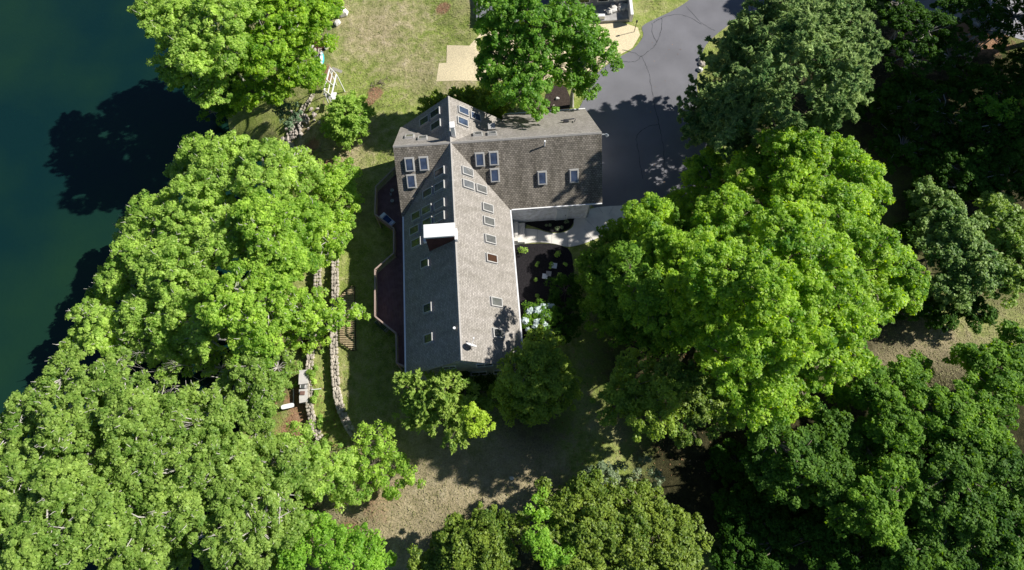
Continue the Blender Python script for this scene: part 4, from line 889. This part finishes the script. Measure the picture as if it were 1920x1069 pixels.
tree('oak_tree', 'bright green oak opposite the upper end of the stone walls', [(500, 420, 6, 66), (570, 420, 5, 56), (620, 450, 3.5, 40), (600, 480, 3.0, 36), (520, 480, 6, 60), (640, 420, 2.5, 25), (560, 500, 4, 38)], 'oakmid', (540, 450), 'oak', G2, trunk_r=.32, bare=.6)
tree('oak_tree', 'oak with one long leafy branch reaching across the slatted platform', [(560, 580, 4, 48), (610, 590, 3.8, 34), (650, 588, 3.5, 22), (680, 588, 3.2, 12), (500, 560, 5.5, 62), (440, 560, 6, 66), (480, 620, 5, 58), (595, 625, 2.8, 20), (560, 625, 2.5, 30)], 'oakmid', (520, 590), 'oak', G2, trunk_r=.3, bare=.6)
tree('oak_tree', 'pale oak whose crown ends at the small dark gap over the water', [(340, 590, 4.5, 62), (270, 590, 3.5, 56), (200, 620, 2.5, 48), (150, 640, 1.2, 34), (250, 650, 2.0, 42), (390, 630, 4.5, 48), (170, 590, 2, 34), (330, 640, 3, 44), (380, 660, 3, 30), (290, 640, 2.5, 40), (335, 685, 2.2, 30), (415, 690, 2.5, 24)], 'oak', (460, 640), 'oak', G2, trunk_r=.34, bare=.7, zadd=-1.2)
# dead, leafless tree in the gap
dt = gat(440, 715); root = empty('dead_tree', dt, 0, 'leafless dead branches in the gap over the dark water', 'tree'); mb = MB()
def twig(p, d, L_, r, k):
    q = p + d * L_; m_ = p.lerp(q, .5) + Vector((random.uniform(-.1, .1), random.uniform(-.1, .1), random.uniform(-.05, .1))) * L_; mb.tube([p, m_, q], [r, r * .8, r * .55], 5, cap=False)
    if k:
        for _ in range(3 if k > 1 else 4): dd_ = (d + Vector((random.gauss(0, .5), random.gauss(0, .5), random.gauss(0, .3)))).normalized(); twig(m_.lerp(q, random.random()), dd_, L_ * random.uniform(.5, .75), r * .5, k - 1)
for tgt in ((300, 700), (345, 735), (380, 700)):
    t_ = at(*tgt, 1.5) - dt; mb.tube([Vector((0, 0, 0)), Vector((0, 0, 2.2))], [.16, .12], 7); twig(Vector((0, 0, 1.8)), t_.normalized(), t_.length * .6, .055, 3)
mb.build('trunk', M_barkp, root)
tree('oak_tree', 'olive green oak just above the bare soil and the pale bench', [(470, 690, 4, 44), (500, 730, 4, 40), (440, 720, 3, 36), (520, 690, 3, 32), (480, 780, 4.5, 44), (360, 765, 3.2, 44), (410, 760, 3.5, 40), (300, 755, 3, 34), (490, 835, 3.5, 42), (525, 870, 3, 34), (465, 870, 3, 34)], 'olive', (500, 740), 'oak', G2, trunk_r=.25, bare=.5)
tree('oak_tree', 'olive oak at the water below the dark gap, its outer leaves over the lake', [(120, 710, 2.5, 50), (190, 730, 3.5, 52), (60, 770, 2.5, 46), (130, 790, 4, 60), (240, 770, 4.5, 58), (215, 690, 1.5, 28), (30, 810, 2, 46)], 'olive', (360, 790), 'oak', G2, trunk_r=.34, bare=.6, zadd=2.5)
tree('oak_tree', 'broad olive oak with a pale crooked limb showing in its middle', [(320, 810, 5, 62), (390, 800, 5, 52), (260, 860, 6, 66), (340, 880, 6, 66), (420, 860, 5.5, 56), (180, 850, 5, 56)], 'olive', (400, 860), 'oak', G2, trunk_r=.34, bare=.8)
tree('oak_tree', 'dull green oak filling the bottom corner of the shore', [(60, 880, 4, 64), (120, 930, 5.5, 70), (30, 960, 4, 70), (90, 1020, 6, 80), (180, 990, 6, 66), (10, 1060, 4, 70)], 'olive', (300, 960), 'oak', G2, trunk_r=.34, bare=.5, zadd=2)
tree('oak_tree', 'olive oak at the bottom edge with a dark hollow beside it', [(280, 970, 6, 66), (250, 1050, 6, 66), (350, 960, 6, 50), (210, 920, 5, 50)], 'olive', (380, 1000), 'oak', G2, trunk_r=.34, bare=.8)
tree('oak_tree', 'full olive oak above the bottom edge in front of the bare slope', [(450, 930, 5.5, 62), (520, 920, 5, 56), (480, 990, 5, 60), (560, 880, 4, 44), (420, 1010, 5, 52), (540, 970, 4, 44)], 'olive', (510, 950), 'oak', G2, trunk_r=.32, bare=.6)
tree('oak_tree', 'bushy green tree at the lower end of the stone walls', [(560, 830, 2.5, 34), (600, 860, 2.5, 40), (640, 880, 2.2, 40), (600, 910, 2.5, 42), (660, 920, 1.8, 32)], 'oak', (610, 880), 'fine', G2, trunk_r=.2, bare=.5)
tree('oak_tree', 'small open tree with loose green sprays beside the lower lawn', [(690, 830, 2.2, 28), (715, 810, 2.0, 17), (725, 835, 2, 15), (700, 870, 2.2, 30), (740, 870, 1.8, 26), (770, 890, 1.5, 22), (730, 905, 1.6, 26), (690, 905, 1.8, 26)], 'oakmid', (705, 880), 'fine', G2, trunk_r=.14, sparse=.75, bare=.4)
tree('maple_tree', 'bright lime green young maple at the bottom edge beside the bare slope', [(620, 1020, 3, 46), (680, 1030, 2.8, 44), (560, 1040, 3, 44), (650, 1070, 3, 50), (720, 1060, 2, 24), (590, 985, 2, 24)], 'green', (640, 1050), 'fine', G2, trunk_r=.18, bare=.3)
tree('oak_tree', 'low tree squeezed between the bottom corner oaks', [(430, 1050, 2, 50), (500, 1050, 2.5, 46), (330, 1030, 2.5, 40)], 'olive', (440, 1040), 'oak', G2, trunk_r=.2)
for i, (x, y, r_, lb) in enumerate(((575, 660, 11, 'small bright shrub on the lower stone wall under the oak'), (590, 700, 16, 'weedy green shrub on the middle terrace above the slab counters'), (588, 745, 12, 'low yellow-green shrub on the middle terrace beside the drain pipe'), (552, 722, 7, 'tiny round green shrub beside the counter shadow'), (600, 790, 14, 'leafy weeds at the lower end of the middle terrace'), (610, 830, 16, 'yellow green shrub where the two stone walls end'), (595, 545, 10, 'small shrub between the upper ends of the stone walls'), (605, 655, 9, 'tuft of weeds in the dark strip between the stone walls'))):
    z0 = gat(x, y).z; tree('garden_shrub', lb, [(x, y, z0 + .2, r_ * .5), (x + 4, y - r_ * .6, z0 + .15, r_ * .35), (x - 3, y + r_ * .7, z0 + .15, r_ * .35)], 'oak' if i % 2 else 'cedar', (x, y), 'fine', 'shrubs on the terraces', 'shrub', trunk_r=.03, twigs=4, sub=False)
# --- birches and hedge behind the garage
G3 = 'tall trees behind the garage'
tree('birch_tree', 'tall bright green tree behind the roof, nearer the tip of the hedge', [(945, 60, 9, 50, .8), (985, 30, 10, 46), (935, 110, 7, 46), (990, 100, 7.8, 50), (965, 160, 5.2, 44), (1000, 195, 5, 34), (990, 165, 8, 32), (1012, 205, 6.5, 24), (960, 185, 7, 28), (940, 0, 11, 50), (1010, 60, 9, 38), (925, 150, 5, 30), (975, 130, 6.8, 46), (1030, 85, 8, 30), (1035, 45, 9.5, 34), (1022, 140, 6, 24), (985, 0, 11, 44), (935, 190, 4.2, 24)], 'birch', (990, 212), 'fine', G3, trunk_r=.24, bark=M_bark, bare=.3, sparse=.68, leafscale=1.2)
tree('birch_tree', 'looser green tree between the straw matting and the driveway', [(1080, 40, 9, 44), (1060, 75, 7.5, 42), (1110, 90, 7, 42), (1075, 130, 5.2, 42), (1135, 115, 5.8, 30), (1095, 165, 3.6, 32), (1045, 125, 5, 28), (1100, 55, 8.4, 36), (1060, 20, 9.5, 30)], 'birch', (1072, 200), 'fine', G3, trunk_r=.2, bark=M_barkp, sparse=.6, bare=.6, leafscale=1.15)
for i, (x, y, r_, lb) in enumerate(((800, 197, 10, 'first small evergreen of the hedge, nearest the lawn corner'), (822, 186, 10, 'second small evergreen of the hedge, beside the gable tip'), (855, 176, 10, 'hedge evergreen just past the gable tip'), (878, 181, 15, 'fuller yellow-green evergreen of the hedge'), (905, 188, 18, 'tall evergreen of the hedge under the first leafy branches'), (915, 215, 18, 'dark evergreen of the hedge against the garage roof'), (935, 198, 18, 'evergreen at the far end of the hedge under the tall tree'))):
    tree('arborvitae', lb, [(x, y + 4, .6, r_ * .9, 1.1), (x, y, 1.8 + i * .12, r_ * .7, 1.2), (x, y - 2, 2.6 + i * .15, r_ * .4, 1.3)], 'yew', (x + 3, y + 14), 'frond', 'evergreen hedge behind the house', 'evergreen', trunk_r=.06, twigs=4, sub=False)
# --- planting round the front and south end
tree('dogwood_tree', 'dogwood covered in white blossom beside the shaded eave', [(1003, 590, 2.0, 22), (1018, 608, 2.0, 26), (995, 608, 1.8, 17), (1033, 592, 1.9, 16)], 'oakdk', (1015, 610), 'fine', cat='tree', trunk_r=.09)
dogwood = [o for o in COL.objects if o.name.startswith('dogwood_tree')][0]
me, _, n_ = crown_mesh('blossom', [tuple([tuple(Vector(lobe(*l)[0]) - dogwood.location + Vector((0, 0, .25)))] + list(lobe(*l)[1:])) for l in [(1000 + dx_, 598 + dy_, 2.5 - (dx_ * dx_ + dy_ * dy_) * .0006, r_) for dx_, dy_, r_ in ((-14, 4, 6), (-6, -12, 6), (4, -18, 7), (12, -10, 6), (22, -18, 5), (30, -20, 5), (8, 4, 6), (18, 8, 7), (28, 0, 6), (0, 16, 6), (14, 20, 7), (26, 16, 5), (36, 26, 5), (-8, 22, 4), (20, -4, 6))]], 'fine', .55, 0, sub=False, leafscale=1.25)
link('blossom', me, LM['white'], dogwood); M_old = None
tree('holly_bush', 'dark round shrub in the shaded end of the mulch bed', [(1060, 545, 1.0, 27), (1050, 580, 1.0, 24), (1075, 585, 1.2, 22), (1062, 615, 1.2, 26)], 'dark', (1062, 580), 'fine', cat='shrub', trunk_r=.1)
tree('yew_tree', 'dense round yellow-green evergreen covering the corner of the roof', [(1000, 690, 4.2, 50, .9), (975, 710, 3.4, 38), (1030, 695, 3.6, 48), (1000, 735, 2.6, 50), (1045, 720, 2.0, 40), (965, 690, 3.4, 26), (1015, 655, 4.2, 34), (955, 725, 2.2, 24), (1010, 760, .6, 36), (1050, 745, .4, 34), (942, 748, .2, 26), (975, 755, 1, 34)], 'yew', (1002, 715), 'fine', cat='tree', trunk_r=.18, leafscale=1.05, sparse=1.1, zadd=2.2)
tree('hemlock_tree', 'feathery hemlock below the gutter end at the gable', [(785, 722, 3.6, 18), (758, 722, 3.0, 13), (742, 712, 2.8, 8), (800, 745, 3.0, 18), (775, 750, 2.0, 20), (835, 728, 3.8, 20), (852, 715, 3.8, 13), (820, 712, 3.6, 10), (845, 755, 2.2, 26), (870, 745, 1.8, 24), (815, 785, 1.4, 24), (765, 775, 1.0, 18), (860, 785, 1.6, 26), (848, 818, 2.2, 14), (838, 835, 2.2, 9), (900, 770, 1.0, 20), (800, 765, 1.2, 26)], 'hemlock', (825, 770), 'frond', cat='tree', trunk_r=.14, droop=.15, sparse=.75, zadd=1.2)
tree('maple_sapling', 'glowing lime-yellow sapling at the sunny tip of the hemlock', [(888, 783, 2.8, 17), (902, 796, 2.6, 14), (880, 800, 2.6, 13), (925, 798, 1.6, 6), (890, 765, 2.6, 10), (872, 775, 2.2, 9)], 'lime', (895, 800), 'fine', cat='sapling', trunk_r=.05, sub=False, zadd=3.8)
tree('holly_bush', 'dark evergreen bush at the foot of the gable wall', [(905, 735, .9, 24), (880, 745, .7, 24), (870, 712, 1.2, 22)], 'dark', (890, 740), 'fine', cat='shrub', trunk_r=.08)
for i, (x, y, r_, lb) in enumerate(((979, 472, 8, 'green tuft of a perennial in the mulch closest to the steps'), (1044, 478, 5.5, 'small yellow-green plant in the mulch nearest the lawn corner'), (1008, 496, 5, 'faint green plant in the middle of the mulch bed'), (1034, 501, 5.5, 'bright round plant touching the pale stepping stone'), (1057, 495, 5, 'leafy plant at the shade edge of the mulch bed'), (1006, 526, 5, 'small plant in the mulch below the white stepping stone'), (1009, 561, 6, 'yellow-green plant in the shaded end of the mulch bed'), (1047, 516, 4, 'dim brownish plant in the shadow on the mulch'))):
    tree('perennial_plant', lb, [(x, y, .25, r_)], 'cedar', (x, y), 'fine', 'young plants in the mulch bed', 'plant', trunk_r=.02, twigs=3, sub=False, leafscale=.7)
for i, (x, y) in enumerate(((1026, 424), (1048, 427), (1060, 420))):
    tree('perennial_plant', ('pale tuft of a plant in the small teardrop bed nearest the steps', 'low grey-green plant in the middle of the teardrop bed', 'round brownish plant at the wide end of the teardrop bed')[i], [(x, y, .2, 4.5)], 'pale', (x, y), 'fine', 'young plants in the teardrop bed', 'plant', trunk_r=.02, twigs=2, sub=False, leafscale=.6)
# --- the great maple and its neighbours
tree('maple_tree', 'huge bright green maple between the front walkway and the far lawn',
     [(1290, 480, 7, 66), (1310, 550, 8, 60), (1320, 310, 3.5, 34), (1215, 415, 4.5, 50), (1240, 480, 5.5, 66), (1290, 405, 1.5, 50), (1330, 350, 2.8, 50), (1370, 420, 6.5, 66), (1420, 330, 5.5, 60), (1470, 270, 8, 44), (1520, 285, 8.5, 44), (1500, 350, 7.5, 68), (1590, 300, 8, 46),
      (1620, 360, 8, 56), (1570, 400, 10.5, 66), (1480, 440, 11.5, 76), (1360, 510, 11.5, 74), (1300, 600, 7.5, 54), (1430, 540, 12.5, 74), (1540, 510, 11.5, 76), (1630, 460, 8.5, 54), (1690, 500, 7, 42), (1700, 550, 6.5, 40), (1650, 570, 7, 46),
      (1580, 600, 9, 62), (1490, 620, 11, 64), (1400, 640, 10.5, 62), (1540, 690, 7, 54), (1450, 710, 8.5, 56), (1380, 715, 8, 42), (1600, 670, 6, 42), (1620, 690, 4, 22), (1500, 750, 4.5, 34), (1400, 768, 8, 26), (1440, 755, 8.5, 36), (1340, 670, 6, 42)],
     'maple', (1440, 560), 'broad', 'tall maples and oaks', trunk_r=.55, bare=.5, twigs=14, dome=True, zadd=1.3)
tree('oak_tree', 'shaded side of the great maple by the front walkway, painted in deep green leaves', [(1160, 445, 1.5, 38), (1140, 480, 1.5, 42), (1190, 500, 3, 56), (1150, 540, 2.5, 50), (1210, 570, 4, 52), (1255, 620, 4.5, 44), (1185, 450, 2.0, 46), (1220, 430, 1.8, 36), (1235, 480, 4.5, 58), (1250, 550, 5, 50), (1265, 425, 2.5, 34), (1192, 540, 10.5, 40), (1212, 572, 10.5, 40), (1182, 505, 10.5, 34), (1172, 478, 9.5, 20), (1140, 550, 2, 46), (1120, 510, 1.5, 36), (1180, 580, 2.2, 50), (1220, 620, 2.5, 44), (1160, 620, 1.5, 36), (1120, 590, 1, 30)], 'oakdk', (1175, 570), 'fine', None, trunk_r=.15, zadd=1.5)  # maple's shaded side painted in darker leaves; high lobes added to shade roof
tree('holly_tree', 'rounded dark evergreen across the shaded lawn from the round yew', [(1185, 730, 2.5, 50), (1150, 760, 1.8, 34), (1220, 760, 2.2, 36), (1190, 700, 2.2, 36), (1210, 785, 3.2, 34), (1240, 790, 3.5, 30), (1250, 745, 3.5, 34)], 'yew', (1190, 750), 'fine', None, trunk_r=.16, zadd=5.5)
tree('holly_tree', 'dull green evergreen below the great maple next to the bare patch', [(1300, 740, 3, 48), (1345, 765, 2.6, 38), (1270, 700, 3, 40), (1290, 795, 2, 36), (1340, 715, 3, 32)], 'holly', (1305, 760), 'fine', None, trunk_r=.16, zadd=5.5)
# --- tall pine and the dark wood behind it
tree('pine_tree', 'tall dark pine with pale feathery tips beside the driveway',
     [(1350, 190, 2.5, 62, .6), (1390, 120, 3.5, 66, .6), (1330, 230, 1.5, 46, .8), (1370, 240, 3.5, 60, .8), (1420, 160, 2, 70, .9), (1440, 200, 6, 66, .5), (1400, 180, 5.5, 60, .6), (1430, 90, 6, 60, .6), (1490, 110, 11, 66, .7), (1420, 50, 6, 50, .5), (1520, 50, 12, 56, .7), (1560, 120, 11, 56, .6), (1590, 70, 10, 50, .5), (1560, 190, 7, 50, .5), (1610, 90, 6.5, 34, .5), (1530, 230, 5, 36, .5), (1480, 250, 4, 46, .5), (1400, 260, 2.5, 40, .5), (1560, 0, 8, 56, .5), (1480, 10, 8, 50, .5), (1590, 150, 6, 36, .5)],
     'pine', (1440, 190), 'needle', None, trunk_r=.32, droop=.05, twigs=16, bare=.4, zadd=3.5)
tree('cedar_bush', 'small yellow-green bush under the pine at the driveway corner', [(1352, 275, .8, 18), (1365, 295, .8, 14), (1345, 300, .5, 12)], 'cedar', (1355, 285), 'fine', cat='bush', trunk_r=.06)
G5 = 'dark trees of the wood beyond the driveway'
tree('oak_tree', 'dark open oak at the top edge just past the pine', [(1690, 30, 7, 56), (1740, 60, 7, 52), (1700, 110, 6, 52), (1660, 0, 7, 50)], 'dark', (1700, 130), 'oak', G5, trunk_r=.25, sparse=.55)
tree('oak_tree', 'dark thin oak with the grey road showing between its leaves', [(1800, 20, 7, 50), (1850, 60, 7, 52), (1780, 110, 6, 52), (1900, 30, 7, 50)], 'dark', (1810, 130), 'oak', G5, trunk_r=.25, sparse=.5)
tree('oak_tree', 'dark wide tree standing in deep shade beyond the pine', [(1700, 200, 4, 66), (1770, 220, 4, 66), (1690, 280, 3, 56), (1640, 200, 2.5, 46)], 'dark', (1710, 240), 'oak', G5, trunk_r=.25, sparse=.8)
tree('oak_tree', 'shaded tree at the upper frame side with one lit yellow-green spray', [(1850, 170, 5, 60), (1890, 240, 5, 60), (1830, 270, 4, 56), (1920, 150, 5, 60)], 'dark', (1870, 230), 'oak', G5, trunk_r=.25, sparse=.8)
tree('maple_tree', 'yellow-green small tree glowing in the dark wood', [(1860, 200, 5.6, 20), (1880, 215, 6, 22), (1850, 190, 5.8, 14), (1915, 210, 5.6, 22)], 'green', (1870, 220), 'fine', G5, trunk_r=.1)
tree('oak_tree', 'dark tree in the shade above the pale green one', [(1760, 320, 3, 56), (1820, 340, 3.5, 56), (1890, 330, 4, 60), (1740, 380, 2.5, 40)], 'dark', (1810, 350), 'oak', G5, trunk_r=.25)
tree('cherry_tree', 'pale grey-green tree with layered sprays beyond the great maple', [(1760, 390, 4.5, 38), (1800, 440, 5, 50), (1770, 470, 4.5, 44), (1830, 500, 4.5, 50), (1780, 540, 3.5, 44), (1740, 430, 4, 30), (1730, 360, 4, 22)], 'sage', (1790, 470), 'fine', None, trunk_r=.2, leafscale=1.25)
tree('cherry_tree', 'green tree cut by the frame beside the pale grey-green one', [(1880, 430, 5, 50), (1910, 490, 5, 56), (1880, 530, 4, 40), (1860, 390, 4.5, 34)], 'olive', (1890, 480), 'fine', None, trunk_r=.2, leafscale=1.25)
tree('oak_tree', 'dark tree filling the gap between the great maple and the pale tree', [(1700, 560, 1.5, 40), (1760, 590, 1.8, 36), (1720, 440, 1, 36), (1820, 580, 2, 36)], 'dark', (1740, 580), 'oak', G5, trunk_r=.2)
# --- lower corner wood
G6 = 'trees of the lower wood'
tree('maple_tree', 'deep green maple at the frame below the far lawn', [(1850, 680, 7, 52), (1900, 700, 7, 56), (1800, 670, 5, 24), (1870, 740, 7.5, 56), (1910, 640, 6.5, 38)], 'oakdk', (1860, 720), 'broad', G6, trunk_r=.25)
tree('maple_tree', 'deep green maple with rounded tufts along the far lawn edge', [(1700, 720, 6.5, 48), (1640, 740, 6.5, 48), (1750, 770, 7.5, 60), (1820, 790, 8, 60), (1680, 790, 7.5, 60), (1590, 750, 5, 40), (1720, 690, 5, 22)], 'oakdk', (1690, 780), 'broad', G6, trunk_r=.3)
tree('oak_tree', 'dark maple dotted with pale new leaf tufts', [(1450, 830, 8, 46), (1500, 860, 8, 56), (1440, 880, 7, 44), (1560, 820, 6, 54), (1550, 890, 6.5, 52), (1480, 920, 5, 46), (1620, 830, 6, 46)], 'wood', (1500, 880), 'broad', G6, trunk_r=.3, sparse=.9)
tree('oak_tree', 'olive tipped oak in the middle of the lower wood', [(1640, 940, 7.5, 48), (1590, 960, 6.5, 44), (1680, 900, 7.5, 48), (1650, 990, 6.5, 46), (1600, 900, 6, 40)], 'oakdk', (1620, 960), 'broad', G6, trunk_r=.28)
tree('oak_tree', 'dusky oak with rough crown near the frame of the lower wood', [(1790, 880, 8, 60), (1850, 850, 8, 54), (1740, 930, 7, 56), (1820, 960, 7.5, 60), (1890, 900, 7.5, 56)], 'wood', (1810, 910), 'broad', G6, trunk_r=.3)
tree('oak_tree', 'dusky oak at the bottom frame corner of the lower wood', [(1900, 990, 7, 60), (1840, 1040, 6.5, 60), (1760, 1030, 6.5, 56), (1700, 1050, 6, 50), (1910, 1060, 6, 50)], 'wood', (1830, 1020), 'broad', G6, trunk_r=.3)
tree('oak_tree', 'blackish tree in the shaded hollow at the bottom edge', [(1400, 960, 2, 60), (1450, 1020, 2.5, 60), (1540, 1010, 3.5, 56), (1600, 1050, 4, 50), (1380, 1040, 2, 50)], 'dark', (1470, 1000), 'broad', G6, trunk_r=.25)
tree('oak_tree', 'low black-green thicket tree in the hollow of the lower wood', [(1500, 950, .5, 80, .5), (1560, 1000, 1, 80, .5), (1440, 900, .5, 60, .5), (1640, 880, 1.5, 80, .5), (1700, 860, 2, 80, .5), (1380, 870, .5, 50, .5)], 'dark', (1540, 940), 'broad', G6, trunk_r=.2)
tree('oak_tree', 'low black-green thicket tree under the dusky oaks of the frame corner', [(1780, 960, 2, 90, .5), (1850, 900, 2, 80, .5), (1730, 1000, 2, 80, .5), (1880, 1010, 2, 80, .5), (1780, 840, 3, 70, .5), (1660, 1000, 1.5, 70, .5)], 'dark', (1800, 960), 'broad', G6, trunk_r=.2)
# --- bottom middle
G7 = 'dense evergreens at the bottom edge'
tree('holly_tree', 'dense olive evergreen at the bottom edge nearest the bare slope', [(860, 1020, 4, 50, 1.0), (810, 1050, 3, 44), (910, 1000, 4.5, 50), (920, 1050, 4.5, 52), (870, 1080, 4, 60), (960, 1000, 4, 34)], 'holly', (880, 1040), 'fine', G7, trunk_r=.22, sparse=1.15)
tree('holly_tree', 'dense evergreen with lit ribs in the middle of the bottom edge', [(1070, 960, 5, 44, 1.0), (1110, 930, 5, 42), (1060, 1020, 5.5, 50), (1120, 1000, 6, 50), (1090, 1070, 5.5, 56), (1030, 940, 4, 30)], 'holly', (1090, 1000), 'fine', G7, trunk_r=.24, sparse=1.15)
tree('holly_tree', 'dense evergreen farthest along the bottom edge beside the black hollow', [(1200, 950, 5, 50, 1.0), (1240, 990, 5.5, 50), (1180, 1010, 6, 50), (1250, 1050, 5.5, 56), (1190, 1070, 5.5, 50), (1290, 1010, 3.5, 32), (1150, 950, 5, 36)], 'holly', (1210, 1000), 'fine', G7, trunk_r=.24, sparse=1.15)
tree('maple_tree', 'slender lime green tree growing up between two dense evergreens', [(1010, 1000, 6.2, 20), (1020, 1030, 6.2, 20), (1005, 965, 5.6, 16), (1030, 1060, 6, 20), (1060, 1040, 6.4, 14), (1020, 940, 5, 15)], 'green', (1015, 1010), 'fine', None, trunk_r=.1)
tree('viburnum_shrub', 'pale round shrub on top of the bottom evergreens by the shadow edge', [(1118, 885, 4, 24), (1140, 895, 3.6, 16), (1105, 905, 3.6, 16)], 'pale', (1120, 900), 'fine', None, 'shrub', trunk_r=.08)
tree('viburnum_shrub', 'thin pale shrub with bare stems standing in the black shade', [(1165, 868, 3.2, 13), (1190, 890, 3.4, 16), (1222, 905, 3.2, 17), (1205, 868, 3.2, 12), (1232, 892, 3.0, 10)], 'pale', (1200, 895), 'fine', None, 'shrub', trunk_r=.07, sparse=.55, sub=False, twigs=14, bare=.8)
# --- tall trees standing just outside the picture that throw the shade into it
G8 = 'tall trees beyond the frame'
for i, (x, y, z, r_) in enumerate(((47, 52, 12, 6.5), (56, 46, 13, 7), (50, 38, 12, 6.5), (58, 34, 13, 7), (62, 56, 13, 7), (46, 61, 12, 6))):
    W = [((x + random.uniform(-3, 3), y + random.uniform(-3, 3), z + random.uniform(-3, 2)), r_ * .6, r_ * .6, r_ * .55) for _ in range(6)]
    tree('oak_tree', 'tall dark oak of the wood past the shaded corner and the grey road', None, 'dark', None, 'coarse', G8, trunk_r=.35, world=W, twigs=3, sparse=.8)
print('leaves', NLEAF)
